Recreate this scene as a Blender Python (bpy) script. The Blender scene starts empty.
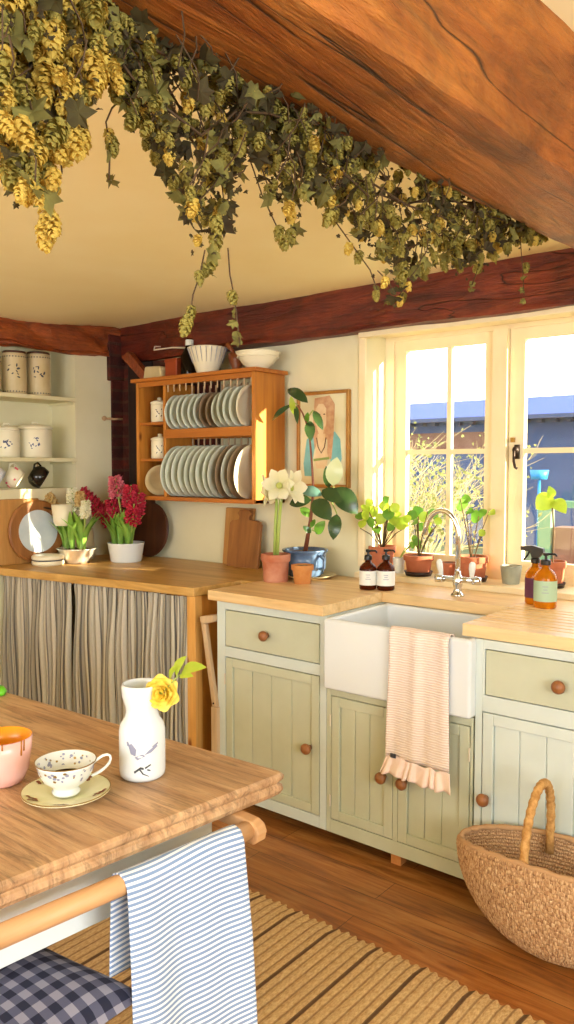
import bpy, math, random
from mathutils import Vector, Matrix
random.seed(7)
PI = math.pi
S = bpy.context.scene
COL = S.collection

# ------------------------------------------------------------ camera, sky, lights
F_PX, YAW, PITCH, EYE = 790.0, math.radians(39.0), 0.058, 1.41
cam_d = bpy.data.cameras.new('camera'); cam = bpy.data.objects.new('camera', cam_d); COL.objects.link(cam)
cam.location = (0, 0, EYE); cam.rotation_euler = (PI/2 - PITCH, 0, YAW)
cam_d.sensor_fit = 'VERTICAL'; cam_d.sensor_height = 36.0; cam_d.lens = F_PX*36.0/1024.0
cam_d.clip_start = 0.05; cam_d.clip_end = 200
S.camera = cam
S.view_settings.view_transform = 'Standard'; S.view_settings.look = 'None'
S.view_settings.gamma = 1.0; S.view_settings.use_curve_mapping = False
S.view_settings.exposure = -0.07

w = bpy.data.worlds.new('sky'); S.world = w; w.use_nodes = True
bg = w.node_tree.nodes['Background']; bg.inputs[0].default_value = (0.96, 0.98, 1.0, 1); bg.inputs[1].default_value = 4.2

def look(o, d): o.rotation_euler = Vector(d).to_track_quat('-Z', 'Y').to_euler()
sd = bpy.data.lights.new('sun', 'SUN'); sd.energy = 26.0; sd.angle = math.radians(0.6); sd.color = (1.0, 0.86, 0.62)
sun = bpy.data.objects.new('sun', sd); COL.objects.link(sun); sun.location = (6, 8, 4); look(sun, (-1.0, -0.30, -0.205))

def area(name, loc, d, sx, sy, e, col):
    l = bpy.data.lights.new(name, 'AREA'); l.shape = 'RECTANGLE'; l.size = sx; l.size_y = sy; l.energy = e; l.color = col
    o = bpy.data.objects.new(name, l); COL.objects.link(o); o.location = loc; look(o, d); return o
area('fill_east', (1.83, 0.1, 1.45), (-1, 0.15, 0.30), 1.8, 1.2, 70, (0.92, 0.97, 1.0))  # unseen fill light, added to brighten the room from the right
area('fill_back', (-1.0, -2.13, 1.5), (0, 1, 0.32), 2.2, 1.2, 56, (0.94, 0.97, 1.0))  # second added fill behind the camera, tilted up to lift the ceiling

def U(px, py, axis, val):
    """point of the place seen at a photo pixel, on the plane axis = val"""
    cy, sy, cp, sp = math.cos(YAW), math.sin(YAW), math.cos(PITCH), math.sin(PITCH)
    F = Vector((-sy*cp, cy*cp, -sp)); R = Vector((cy, sy, 0)); Up = R.cross(F)
    d = F + R*((px-287)/F_PX) - Up*((py-512)/F_PX)
    c = Vector((0, 0, EYE)); i = 'XYZ'.index(axis)
    return c + d*((val-c[i])/d[i])

# ------------------------------------------------------------ materials
def lin(h):
    h = h.lstrip('#'); r = [int(h[i:i+2], 16)/255 for i in (0, 2, 4)]
    return tuple((c/12.92 if c <= .04045 else ((c+.055)/1.055)**2.4) for c in r) + (1,)
MATS = {}
class NT:
    def __init__(s, name, rough=.5, metal=0.):
        s.m = bpy.data.materials.new(name); s.m.use_nodes = True; s.t = s.m.node_tree
        s.b = s.t.nodes['Principled BSDF']; s.b.inputs['Roughness'].default_value = rough; s.b.inputs['Metallic'].default_value = metal
        MATS[name] = s.m
    def n(s, typ, **kw):
        o = s.t.nodes.new(typ)
        for k, v in kw.items():
            if k in o.inputs: o.inputs[k].default_value = v
            else: setattr(o, k, v)
        return o
    def l(s, a, b): s.t.links.new(a, b)
    def coord(s, scale=(1, 1, 1), rot=(0, 0, 0), kind='Object'):
        c = s.n('ShaderNodeTexCoord'); m = s.n('ShaderNodeMapping'); m.inputs['Scale'].default_value = scale; m.inputs['Rotation'].default_value = rot
        s.l(c.outputs[kind], m.inputs['Vector']); return m.outputs[0]
    def noise(s, vec, scale=5, detail=4, rough=.55, dist=0.):
        o = s.n('ShaderNodeTexNoise'); o.inputs['Scale'].default_value = scale; o.inputs['Detail'].default_value = detail
        o.inputs['Roughness'].default_value = rough; o.inputs['Distortion'].default_value = dist
        s.l(vec, o.inputs['Vector']); return o.outputs['Fac']
    def ramp(s, fac, stops, interp='LINEAR'):
        o = s.n('ShaderNodeValToRGB'); cr = o.color_ramp; cr.interpolation = interp
        while len(cr.elements) < len(stops): cr.elements.new(.5)
        for e, (p, c) in zip(cr.elements, stops): e.position = p; e.color = lin(c) if isinstance(c, str) else (c, c, c, 1)
        s.l(fac, o.inputs[0]); return o.outputs[0]
    def mix(s, a, b, fac, mode='MIX'):
        o = s.n('ShaderNodeMixRGB'); o.blend_type = mode
        for sock, v in ((o.inputs[0], fac), (o.inputs[1], a), (o.inputs[2], b)):
            if isinstance(v, (int, float)): sock.default_value = v
            elif isinstance(v, str): sock.default_value = lin(v)
            else: s.l(v, sock)
        return o.outputs[0]
    def math(s, op, a, b=None):
        o = s.n('ShaderNodeMath'); o.operation = op
        for i, v in enumerate((a, b)):
            if v is None: continue
            if isinstance(v, (int, float)): o.inputs[i].default_value = v
            else: s.l(v, o.inputs[i])
        return o.outputs[0]
    def color(s, c):
        if isinstance(c, str): s.b.inputs['Base Color'].default_value = lin(c)
        else: s.l(c, s.b.inputs['Base Color'])
    def bump(s, h, strength=.3, dist=.01):
        o = s.n('ShaderNodeBump'); o.inputs['Strength'].default_value = strength; o.inputs['Distance'].default_value = dist
        s.l(h, o.inputs['Height']); s.l(o.outputs[0], s.b.inputs['Normal'])

def plain(name, c, rough=.5, metal=0., c2=None, scale=12, bump=0., bscale=60):
    k = NT(name, rough, metal)
    v = k.coord()
    if c2: k.color(k.mix(c, c2, k.ramp(k.noise(v, scale), [(.35, 0.), (.65, 1.)])))
    else: k.color(k.mix(c, c, k.noise(v, scale)))
    if bump: k.bump(k.noise(v, bscale, 3), bump, .004)
    return k.m
def wood(name, stops, along='X', scale=1., rough=.5, bump=.15, knots=None):
    k = NT(name, rough); s = [14*scale]*3; s['XYZ'.index(along)] = 1.1*scale
    v = k.coord(tuple(s)); f = k.noise(v, 1.0, 6, .62, 1.2); v2 = k.coord(tuple(x*6 for x in s)); g = k.noise(v2, 1., 3)
    c = k.ramp(f, stops); c = k.mix(c, k.ramp(g, [(.3, .72), (.6, 1.)]), .5, 'MULTIPLY')
    if knots:
        vo = k.n('ShaderNodeTexVoronoi'); vo.inputs['Scale'].default_value = 1.; sc = [9.]*3; sc['XYZ'.index(along)] = 4.
        k.l(k.coord(tuple(sc)), vo.inputs['Vector'])
        c = k.mix(knots, c, k.ramp(vo.outputs['Distance'], [(.05, 0.), (.13, 1.)]))
    k.color(c); k.bump(k.math('ADD', f, g), bump, .004); return k.m

plain('plaster_wall', '#e9e2c0', .9, c2='#e2dab4', scale=3, bump=.15, bscale=25)
plain('plaster_ceiling', '#fdf1c2', .95, c2='#f9eab4', scale=2, bump=.12, bscale=9)
plain('cream_gloss', '#f3e3bd', .45, c2='#efdcb0', scale=5)
plain('cream_shelf', '#e6dfb8', .6, c2='#dfd7ab', scale=5)
plain('sage_paint', '#c3c6ae', .42, c2='#bbbea4', scale=6, bump=.05, bscale=90)
plain('sage_frame', '#cfd8d2', .42, c2='#c8d1ca', scale=6, bump=.05, bscale=90)
wood('oak_worktop', [(.25, '#cda064'), (.5, '#e8c48c'), (.75, '#f0d3a4')], 'X', .8, .38, .06)
wood('oak_left_top', [(.25, '#a87c38'), (.5, '#cc9f58'), (.75, '#dcb472')], 'X', .8, .4, .06)
wood('pine', [(.25, '#a75f1f'), (.55, '#c9822f'), (.8, '#dc9c4a')], 'Z', .7, .45, .06, '#6e3410')
wood('pine_x', [(.25, '#9c521a'), (.55, '#bd7229'), (.8, '#cf8c3f')], 'X', .7, .45, .06)
wood('pine_post', [(.25, '#bb7d34'), (.55, '#d99f51'), (.8, '#e6b870')], 'Z', .7, .5, .06, '#84481a')
k = NT('table_wood', .5); v = k.coord((1.6, 16, 8)); f = k.noise(v, 1., 7, .68, 1.8); g = k.noise(k.coord((4, 48, 24)), 1., 6, .75, 1.); bl = k.noise(k.coord((3, 5, 3)), 1., 4, .6)
c = k.ramp(f, [(.25, '#8f6845'), (.45, '#bd936a'), (.6, '#d2ab80'), (.8, '#e4c8a4')]); c = k.mix(c, k.ramp(g, [(.36, .35), (.5, 1.)]), .75, 'MULTIPLY'); c = k.mix(c, k.ramp(bl, [(.35, .72), (.6, 1.05)]), .7, 'MULTIPLY')
vo = k.n('ShaderNodeTexVoronoi'); vo.inputs['Scale'].default_value = 1.; k.l(k.coord((5, 7, 5)), vo.inputs['Vector']); c = k.mix('#5e3d24', c, k.ramp(vo.outputs['Distance'], [(.04, 0.), (.09, 1.)])); k.color(c); k.bump(k.math('ADD', f, g), .45, .004)
wood('rail_wood', [(.25, '#bd8d5c'), (.6, '#d6a878'), (.8, '#e0b88c')], 'Y', .5, .5, .05)
wood('knob_wood', [(.25, '#7d4a26'), (.6, '#a0673a'), (.8, '#b57c4a')], 'Z', 2, .4, .05)
wood('board_wood', [(.25, '#7c4d22'), (.6, '#a36a34'), (.8, '#b98448')], 'Z', .7, .5, .08)
wood('board_pale', [(.25, '#a87338'), (.6, '#c7924f'), (.8, '#d4a666')], 'Z', .7, .5, .08)
wood('dark_board', [(.25, '#3b1c0c'), (.6, '#5e3216'), (.8, '#7a4520')], 'Z', .7, .5, .08)
wood('pale_folding', [(.25, '#b39068'), (.6, '#ceb08a'), (.8, '#dcc3a0')], 'Z', .7, .6, .08)

def beam_mat(name, stops, along, streak=.6):
    k = NT(name, .42)
    def sc(a_, l_): q = [a_]*3; q['XYZ'.index(along)] = l_; return k.coord(tuple(q))
    f = k.noise(sc(9., 1.6), 1., 8, .7, .8); g = k.noise(sc(70., 4.), 1., 5, .7, .6); h = k.noise(sc(26., 3.), 1., 5, .65, 1.2); blot = k.noise(k.coord(), 5., 5, .65, .6)
    c = k.ramp(f, stops); c = k.mix(c, k.ramp(g, [(.33, .5), (.52, 1.)]), streak, 'MULTIPLY'); c = k.mix(c, k.ramp(h, [(.36, .45), (.5, 1.)]), .6, 'MULTIPLY'); c = k.mix(c, k.ramp(blot, [(.32, .45), (.55, 1.1)]), .75, 'MULTIPLY')
    cr = k.math('ABSOLUTE', k.math('SUBTRACT', k.noise(sc(5., .5), 1., 3, .5, .5), .47))
    crack = k.ramp(cr, [(0., 0.), (.005, 1.)]); c = k.mix('#1d0a03', c, crack); k.color(c)
    k.bump(k.math('ADD', k.math('MULTIPLY', g, .6), k.math('ADD', k.math('ADD', f, h), k.math('MULTIPLY', crack, .3))), .75, .014); return k.m
beam_mat('old_beam', [(.2, '#5c280c'), (.42, '#96501a'), (.6, '#b06a28'), (.8, '#d4a05c')], 'Y')
beam_mat('dark_beam', [(.2, '#34100a'), (.45, '#651f10'), (.65, '#8a3a1a'), (.85, '#b57040')], 'X')
beam_mat('left_beam', [(.2, '#5a2412'), (.45, '#9c4a20'), (.65, '#b8622c'), (.85, '#cf8c50')], 'Y')

def floor_mat():
    k = NT('floor_boards', .34)
    br = k.n('ShaderNodeTexBrick'); br.offset = .37; k.l(k.coord(), br.inputs['Vector'])
    for n_, v_ in (('Color1', '#a87038'), ('Color2', '#c08c50'), ('Mortar', '#3a1a08')): br.inputs[n_].default_value = lin(v_)
    for n_, v_ in (('Scale', 1.), ('Mortar Size', .0010), ('Brick Width', 1.35), ('Row Height', .125), ('Bias', 0.)): br.inputs[n_].default_value = v_
    f = k.noise(k.coord((2.2, 26, 1)), 1., 6, .65, 1.5); g = k.noise(k.coord((1.2, 7, 1)), 1., 4, .6, .6)
    c = k.mix(br.outputs['Color'], k.ramp(f, [(.3, '#8a5a30'), (.5, '#e0c09a'), (.7, '#ffffff')]), .85, 'MULTIPLY')
    c = k.mix(c, k.ramp(g, [(.3, .62), (.62, 1.15)]), .8, 'MULTIPLY')
    k.color(c); k.bump(k.math('ADD', f, k.math('MULTIPLY', br.outputs['Fac'], -1.5)), .12, .004)
floor_mat()
def brick_mat():
    k = NT('old_brick', .85); br = k.n('ShaderNodeTexBrick')
    k.l(k.coord((1, 1, 1), (PI/2, 0, 0)), br.inputs['Vector'])
    for n_, v_ in (('Color1', '#5a1d0f'), ('Color2', '#3c1009'), ('Mortar', '#4b2a1a')): br.inputs[n_].default_value = lin(v_)
    for n_, v_ in (('Scale', 1.), ('Mortar Size', .008), ('Brick Width', .2), ('Row Height', .066)): br.inputs[n_].default_value = v_
    c = k.mix(br.outputs['Color'], k.ramp(k.noise(k.coord(), 14, 5), [(.3, .4), (.65, 1.2)]), .85, 'MULTIPLY')
    k.color(c); k.bump(k.math('ADD', k.noise(k.coord(), 30), k.math('MULTIPLY', br.outputs['Fac'], -1)), .8, .012)
brick_mat()
def rug_mat():
    k = NT('jute', .95); c = k.n('ShaderNodeTexCoord'); x = k.n('ShaderNodeSeparateXYZ'); k.l(c.outputs['Object'], x.inputs[0])
    f = k.math('FRACT', k.math('MULTIPLY', x.outputs['X'], 1/.030)); d = k.math('ABSOLUTE', k.math('SUBTRACT', f, .5))
    g = k.math('FRACT', k.math('MULTIPLY', x.outputs['X'], 1/.150)); dd = k.math('ABSOLUTE', k.math('SUBTRACT', g, .5))
    thin = k.ramp(d, [(.36, 0.), (.44, 1.)]); wide = k.ramp(dd, [(.452, 0.), (.462, 1.)])
    n = k.noise(k.coord((160, 60, 1)), 1., 3, .7)
    base = k.mix('#b58a54', '#dfbd88', k.ramp(n, [(.3, 0.), (.7, 1.)]))
    col = k.mix(base, '#6b4420', k.math('MULTIPLY', thin, .55)); col = k.mix(col, '#4d2e14', k.math('MULTIPLY', wide, .85))
    k.color(col); k.bump(n, .8, .004)
rug_mat()
k = NT('seagrass', .8); cc = k.coord((210, 46, 1), kind='UV'); f = k.noise(cc, 1., 3, .6); k.color(k.ramp(f, [(.3, '#6d4626'), (.47, '#b0845a'), (.6, '#cfa97c'), (.75, '#e2c8a0')])); k.bump(f, .7, .005)
plain('seagrass_wrap', '#d0a060', .8, c2='#a87638', scale=70, bump=.5, bscale=150)
plain('sink_ceramic', '#dde2e5', .18); plain('white_ceramic', '#e2e4df', .25); plain('cream_ceramic', '#efe8cc', .3)
plain('grey_plate', '#d9dccb', .25, c2='#cfd3bf'); plain('brown_plate', '#a08a70', .3, c2='#8d775c'); plain('mint_plate', '#dfe5d6', .25)
plain('black_ceramic', '#15120f', .2); plain('pale_ceramic', '#dfe3ea', .3); plain('pink_enamel', '#eebcb0', .25, c2='#e8b0a4')
plain('drip_brown', '#a86a1a', .2); plain('amber_inside', '#e9971f', .25, c2='#d87c14'); plain('saucer_green', '#dfdca8', .28, c2='#e9e4bf', scale=25)
plain('gilt', '#9a7a3c', .35, .6); plain('blue_ink', '#4a5578', .5); plain('grey_ink', '#8e90a8', .5); plain('charcoal_ink', '#3d3f47', .5)
plain('terracotta', '#b86c4a', .8, c2='#a65c3c', scale=14, bump=.15); plain('terracotta_pale', '#c98a4c', .8, c2='#bd7638', scale=20, bump=.1)
plain('terracotta_old', '#b0603e', .85, c2='#c88c70', scale=9, bump=.15)
plain('dark_plastic', '#2a1512', .45); plain('soil', '#33200f', .95, c2='#4a331d', scale=50, bump=.8); plain('moss_gravel', '#8f7c58', .95, c2='#5b4526', scale=60, bump=.9)
plain('blue_glaze', '#27344e', .15, c2='#6a86a8', scale=7); plain('white_enamel', '#e9eff0', .25)
plain('chrome', '#d9dcdf', .08, 1.); plain('bowl_metal', '#e2ddd0', .3, .55); plain('brass', '#9b7a40', .35, .9); plain('iron', '#3d3128', .45, .7); plain('white_enamel_metal', '#d9cfba', .4)
plain('black_cap', '#15100e', .35); plain('label_white', '#e6e6df', .6); plain('label_purple', '#5d2547', .6); plain('label_mint', '#a9c2a4', .6)
plain('rubber_leaf', '#37522a', .25, c2='#2c4522', scale=6); plain('rubber_pale', '#dfe3b8', .3, c2='#c5d49c', scale=6); plain('rubber_blue', '#6d9a8c', .25, c2='#5c8878')
plain('stem_red', '#7d4630', .6); plain('stem_green', '#a3b75a', .5); plain('stem_brown', '#5f4a2a', .8)
plain('dark_flower', '#a8152f', .6, c2='#d83a55', scale=60); plain('pink_flower', '#cf5068', .6, c2='#e88a92', scale=60)
plain('cream_flower', '#efe9c0', .6, c2='#f6f2da', scale=60); plain('tan_flower', '#c9a25a', .6, c2='#e0c588', scale=60)
plain('sock_brown', '#8a5b3a', .8)
def leaf_mat(name, c, c2, trans=.35, rough=.5, scale=12):
    k = NT(name, rough); v = k.coord(); col = k.mix(c, c2, k.ramp(k.noise(v, scale), [(.35, 0.), (.65, 1.)])); k.color(col)
    tr = k.n('ShaderNodeBsdfTranslucent'); k.l(col, tr.inputs[0]); mx = k.n('ShaderNodeMixShader'); mx.inputs[0].default_value = trans
    out = k.t.nodes['Material Output']; k.l(k.b.outputs[0], mx.inputs[1]); k.l(tr.outputs[0], mx.inputs[2]); k.l(mx.outputs[0], out.inputs[0])
leaf_mat('hop_gold', '#e8cf66', '#c2a040', .4, .75, 40); leaf_mat('hop_green', '#b5a650', '#857a34', .35, .75, 40)
leaf_mat('hop_leaf', '#4f4722', '#392c18', .3, .85, 25); leaf_mat('hop_leaf_light', '#898443', '#635b2a', .3, .85, 25)
leaf_mat('bright_leaf', '#c2d64a', '#a4c43c', .5, .4); leaf_mat('green_leaf', '#78a83c', '#5f9433', .45, .4)
leaf_mat('blade_leaf', '#86b848', '#a8d060', .35, .4); leaf_mat('petal_white', '#f8f6de', '#f1efc8', .35, .5)
leaf_mat('petal_yellow', '#fdea74', '#fbdc48', .35, .5, 20); leaf_mat('petal_heart', '#b9c75a', '#d6dd7a', .3, .5)
leaf_mat('hedge_leaf', '#8a8c4c', '#73793e', .4, .7)
k = NT('vine_stem', .8); k.color('#4a3418'); k = NT('twig_stem', .8); k.color('#a39468')
k = NT('floral_fabric', .9); vo = k.n('ShaderNodeTexVoronoi'); vo.inputs['Scale'].default_value = 38; k.l(k.coord(), vo.inputs['Vector'])
k.color(k.ramp(vo.outputs['Distance'], [(0., '#1e2a1c'), (.35, '#3d5a35'), (.45, '#b8848c'), (.55, '#d8ccb8'), (.8, '#22301f')], 'CONSTANT'))

def uvcoord(k):
    c = k.n('ShaderNodeTexCoord'); x = k.n('ShaderNodeSeparateXYZ'); k.l(c.outputs['UV'], x.inputs[0]); return x.outputs['X'], x.outputs['Y']
def curtain_mat():
    k = NT('ticking_linen', .95); u, v = uvcoord(k)
    f = k.math('FRACT', k.math('MULTIPLY', u, 1/.085))
    c = k.ramp(f, [(0., '#c2bba8'), (.18, '#5f5b54'), (.25, '#aea593'), (.32, '#5f5b54'), (.40, '#9c9585'), (.58, '#7b766b'), (.63, '#c4bcaa'), (.82, '#76716a'), (.87, '#b5ad9b')], 'CONSTANT')
    k.color(k.mix(c, k.ramp(k.noise(k.coord((200, 200, 60)), 1.), [(.2, .8), (.7, 1.)]), .6, 'MULTIPLY'))
curtain_mat()
def stripe_mat():
    k = NT('striped_cotton', .9); u, v = uvcoord(k)
    f = k.math('FRACT', k.math('MULTIPLY', v, 1/.0098)); c = k.ramp(f, [(0., '#e6eaf2'), (.45, '#7d97c0'), (.97, '#e6eaf2')], 'CONSTANT')
    k.color(c); k.bump(k.noise(k.coord(), 500, 2), .2, .001)
stripe_mat()
def waffle_mat():
    k = NT('waffle_cotton', .95); u, v = uvcoord(k)
    f = k.math('SINE', k.math('ADD', k.math('MULTIPLY', v, 2*PI/.0085), k.math('MULTIPLY', k.noise(k.coord(), 40, 2), 4.)))
    k.color(k.mix('#e2cabb', '#f3e5db', k.math('ADD', k.math('MULTIPLY', f, .5), .5))); k.bump(f, .35, .002)
waffle_mat(); plain('pink_cotton', '#eed2c4', .95, c2='#f2dacc', scale=30)
def gingham_mat():
    k = NT('gingham', .9); u, v = uvcoord(k)
    a = k.math('GREATER_THAN', k.math('FRACT', k.math('MULTIPLY', u, 1/.036)), .5); b = k.math('GREATER_THAN', k.math('FRACT', k.math('MULTIPLY', v, 1/.036)), .5)
    c = k.ramp(k.math('MULTIPLY', k.math('ADD', a, b), .5), [(0., '#8d8c9e'), (.25, '#54566e'), (.75, '#1c1f38')], 'CONSTANT'); k.color(c)
gingham_mat()
def glass_mat(name, col, transp, gl=.06):
    k = NT(name, .02); out = k.t.nodes['Material Output']
    t = k.n('ShaderNodeBsdfTransparent'); t.inputs[0].default_value = lin(col); g = k.n('ShaderNodeBsdfGlossy'); g.inputs['Roughness'].default_value = .02
    mx = k.n('ShaderNodeMixShader'); mx.inputs[0].default_value = gl*.7; k.l(t.outputs[0], mx.inputs[1]); k.l(g.outputs[0], mx.inputs[2]); k.l(mx.outputs[0], out.inputs[0])
glass_mat('window_glass', '#ffffff', 1)
def amber(name, c):
    k = NT(name, .05); k.color(c); k.b.inputs['Transmission Weight'].default_value = .55; k.b.inputs['IOR'].default_value = 1.3
amber('brown_glass', '#5a1f08'); amber('amber_glass', '#e08a14'); amber('dark_bottle_glass', '#231408')
def roof_mat():
    k = NT('slate_roof', .55); f = k.math('SINE', k.math('MULTIPLY', k.n('ShaderNodeSeparateXYZ').outputs['X'], 1.)); 
    k.color(k.mix('#0a3488', '#1448a0', k.noise(k.coord((6, 6, 6)), 2.)))
roof_mat()
plain('outbuilding_wall', '#2c426a', .9, c2='#395078', scale=1.5); plain('brick_outside', '#7a584c', .9, c2='#6e4a3c', scale=6)
plain('green_board', '#5f8a6c', .6); plain('garden_green', '#5f6c44', .95, c2='#74744e', scale=4); plain('cyan_plastic', '#1f86c8', .5); plain('gutter', '#2c3c5e', .6)
plain('paper', '#e4dfbc', .8, c2='#dcd6ae', scale=9); plain('gilt_frame', '#b58540', .4, .3, c2='#a37233'); plain('paint_blue', '#6fb2b4', .8, c2='#83c0c4', scale=20)
plain('paint_hair', '#c49470', .8, c2='#d4b088', scale=40); plain('paint_skin', '#dfc59a', .8, c2='#e8d2ac', scale=30); plain('paint_dark', '#6b4a36', .8); plain('paint_green', '#8fa65a', .8); plain('paint_pink', '#cf8a80', .8)
plain('marble', '#c3cfd6', .3, c2='#d6dee2', scale=8); plain('orange_tin', '#a8481c', .5, c2='#8f3a16', scale=9); plain('bowl_brown', '#7a3d1c', .35, c2='#8f5028')
plain('grey_pot', '#8e9280', .8, c2='#a9ab98', scale=10, bump=.2); plain('green_plastic', '#6fcf2a', .3); plain('tan_ceramic', '#d9c79c', .35, c2='#cdb988', scale=8)
plain('door_void', '#d8cdb0', .8)

# ------------------------------------------------------------ mesh helpers
def frame(d):
    d = Vector(d).normalized(); up = Vector((0, 0, 1)) if abs(d.z) < .95 else Vector((1, 0, 0))
    a = up.cross(d).normalized(); return a, d.cross(a), d
class MB:
    def __init__(s, off=(0, 0, 0)): s.v = []; s.f = []; s.off = Vector(off); s.uv = None; s.mi = []
    def add(s, vs, fs, uvs=None):
        b = len(s.v); s.v += [Vector(p) for p in vs]; s.f += [tuple(i+b for i in f) for f in fs]
        if uvs is not None:
            if s.uv is None: s.uv = []
            s.uv += uvs
        return s
    def box(s, a, b):
        x0, y0, z0 = a; x1, y1, z1 = b
        return s.add([(x0, y0, z0), (x1, y0, z0), (x1, y1, z0), (x0, y1, z0), (x0, y0, z1), (x1, y0, z1), (x1, y1, z1), (x0, y1, z1)],
                     [(3, 2, 1, 0), (4, 5, 6, 7), (0, 1, 5, 4), (1, 2, 6, 5), (2, 3, 7, 6), (3, 0, 4, 7)])
    def prism(s, poly, dvec):
        n = len(poly); d = Vector(dvec); v = [Vector(p) for p in poly]; v += [p+d for p in v]
        return s.add(v, [tuple(range(n))[::-1], tuple(range(n, 2*n))] + [(i, (i+1) % n, n+(i+1) % n, n+i) for i in range(n)])
    def lathe(s, prof, c=(0, 0, 0), n=24, axis=(0, 0, 1), sx=1., sy=1., cap=True):
        a, b, d = frame(axis); c = Vector(c)
        if tuple(axis) == (0, 0, 1): a, b, d = Vector((1, 0, 0)), Vector((0, 1, 0)), Vector((0, 0, 1))
        vs = []
        for r, z in prof:
            for i in range(n):
                t = 2*PI*i/n; vs.append(c + a*(r*sx*math.cos(t)) + b*(r*sy*math.sin(t)) + d*z)
        fs = [(j*n+i, j*n+(i+1) % n, (j+1)*n+(i+1) % n, (j+1)*n+i) for j in range(len(prof)-1) for i in range(n)]
        if cap and prof[0][0] > 1e-5: fs.append(tuple(range(n))[::-1])
        if cap and prof[-1][0] > 1e-5: fs.append(tuple((len(prof)-1)*n+i for i in range(n)))
        return s.add(vs, fs)
    def tube(s, pts, r, n=8, cap=True):
        pts = [Vector(p) for p in pts]; rs = r if isinstance(r, (list, tuple)) else [r]*len(pts); vs = []; pa = None
        for i, p in enumerate(pts):
            d = (pts[min(i+1, len(pts)-1)] - pts[max(i-1, 0)])
            d = d.normalized() if d.length > 1e-9 else Vector((0, 0, 1))
            if pa is None: a, b, _ = frame(d)
            else: a = (pa - d*pa.dot(d)).normalized(); b = d.cross(a)
            pa = a
            for k in range(n):
                t = 2*PI*k/n; vs.append(p + a*(rs[i]*math.cos(t)) + b*(rs[i]*math.sin(t)))
        fs = [(j*n+i, j*n+(i+1) % n, (j+1)*n+(i+1) % n, (j+1)*n+i) for j in range(len(pts)-1) for i in range(n)]
        if cap: fs += [tuple(range(n))[::-1], tuple((len(pts)-1)*n+i for i in range(n))]
        return s.add(vs, fs)
    def grid(s, fn, nu, nv, uvf=None, close=False):
        vs = [fn(i/nu, j/nv) for j in range(nv+1) for i in range(nu+1)]
        fs = [(j*(nu+1)+i, j*(nu+1)+i+1, (j+1)*(nu+1)+i+1, (j+1)*(nu+1)+i) for j in range(nv) for i in range(nu)]
        uvs = [uvf(i/nu, j/nv) for j in range(nv+1) for i in range(nu+1)] if uvf else None
        return s.add(vs, fs, uvs)
    def ball(s, c, r, sx=1, sy=1, sz=1, n=10, m=7):
        return s.lathe([(max(r*math.sin(PI*j/m), 0)*1., 0) if 0 else (r*math.sin(PI*j/m), -r*sz*math.cos(PI*j/m)) for j in range(m+1)], c, n, (0, 0, 1), sx, sy)
    def leaf(s, base, tip, width, normal=(0, -1, .3), droop=.0, fold=.15, n=6, shape=1.):
        base, tip = Vector(base), Vector(tip); d = tip-base; L = d.length; d = d.normalized(); nn = Vector(normal); nn = (nn - d*nn.dot(d)).normalized(); sd_ = d.cross(nn)
        vs = []; fs = []
        for i in range(n+1):
            t = i/n; wd = width*.5*(math.sin(PI*min(1, t**shape))**.75 if 0 < t < 1 else 0.)
            c = base + d*(L*t) + nn*(math.sin(PI*t)*L*.10 - droop*L*t*t)
            vs += [c - sd_*wd + nn*(wd*fold), c - nn*(.0), c + sd_*wd + nn*(wd*fold)]
        for i in range(n):
            a = i*3; fs += [(a, a+1, a+4, a+3), (a+1, a+2, a+5, a+4)]
        return s.add(vs, fs)
    def build(s, name, mat, parent=None, smooth=False, bevel=0., seg=2, solid=0., subsurf=0, weld=False):
        me = bpy.data.meshes.new(name); me.from_pydata([tuple(v-s.off) for v in s.v], [], s.f)
        if s.uv:
            ul = me.uv_layers.new(name='UVMap')
            for lp in me.loops: ul.data[lp.index].uv = s.uv[lp.vertex_index]
        if mat: me.materials.append(MATS[mat])
        me.validate(); me.update()
        import bmesh
        bm = bmesh.new(); bm.from_mesh(me)
        if weld: bmesh.ops.remove_doubles(bm, verts=bm.verts, dist=1e-5)
        bmesh.ops.recalc_face_normals(bm, faces=bm.faces); bm.to_mesh(me); bm.free()
        if smooth:
            for p in me.polygons: p.use_smooth = True
        o = bpy.data.objects.new(name, me); COL.objects.link(o)
        if parent: o.parent = parent
        if solid: m = o.modifiers.new('solid', 'SOLIDIFY'); m.thickness = solid; m.offset = 0
        if bevel: m = o.modifiers.new('bevel', 'BEVEL'); m.width = bevel; m.segments = seg; m.limit_method = 'ANGLE'; m.angle_limit = math.radians(40)
        if subsurf: m = o.modifiers.new('sub', 'SUBSURF'); m.levels = subsurf; m.render_levels = subsurf
        if smooth and bevel: m = o.modifiers.new('wn', 'WEIGHTED_NORMAL')
        return o
def tag(o, label=None, cat=None, group=None, kind=None):
    if label: o['label'] = label
    if cat: o['category'] = cat
    if group: o['group'] = group
    if kind: o['kind'] = kind
    return o
def thing(name, label, cat, loc=(0, 0, 0), group=None, kind=None, rz=0):
    o = bpy.data.objects.new(name, None); o.empty_display_size = .05; COL.objects.link(o); o.location = loc; o.rotation_euler = (0, 0, rz)
    return tag(o, label, cat, group, kind)
def struct(o, label): return tag(o, label, None, None, 'structure')
def copy_tree(o, parent=None):
    c = o.copy(); COL.objects.link(c); c.parent = parent
    for ch in list(o.children): copy_tree(ch, c)
    return c

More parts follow.
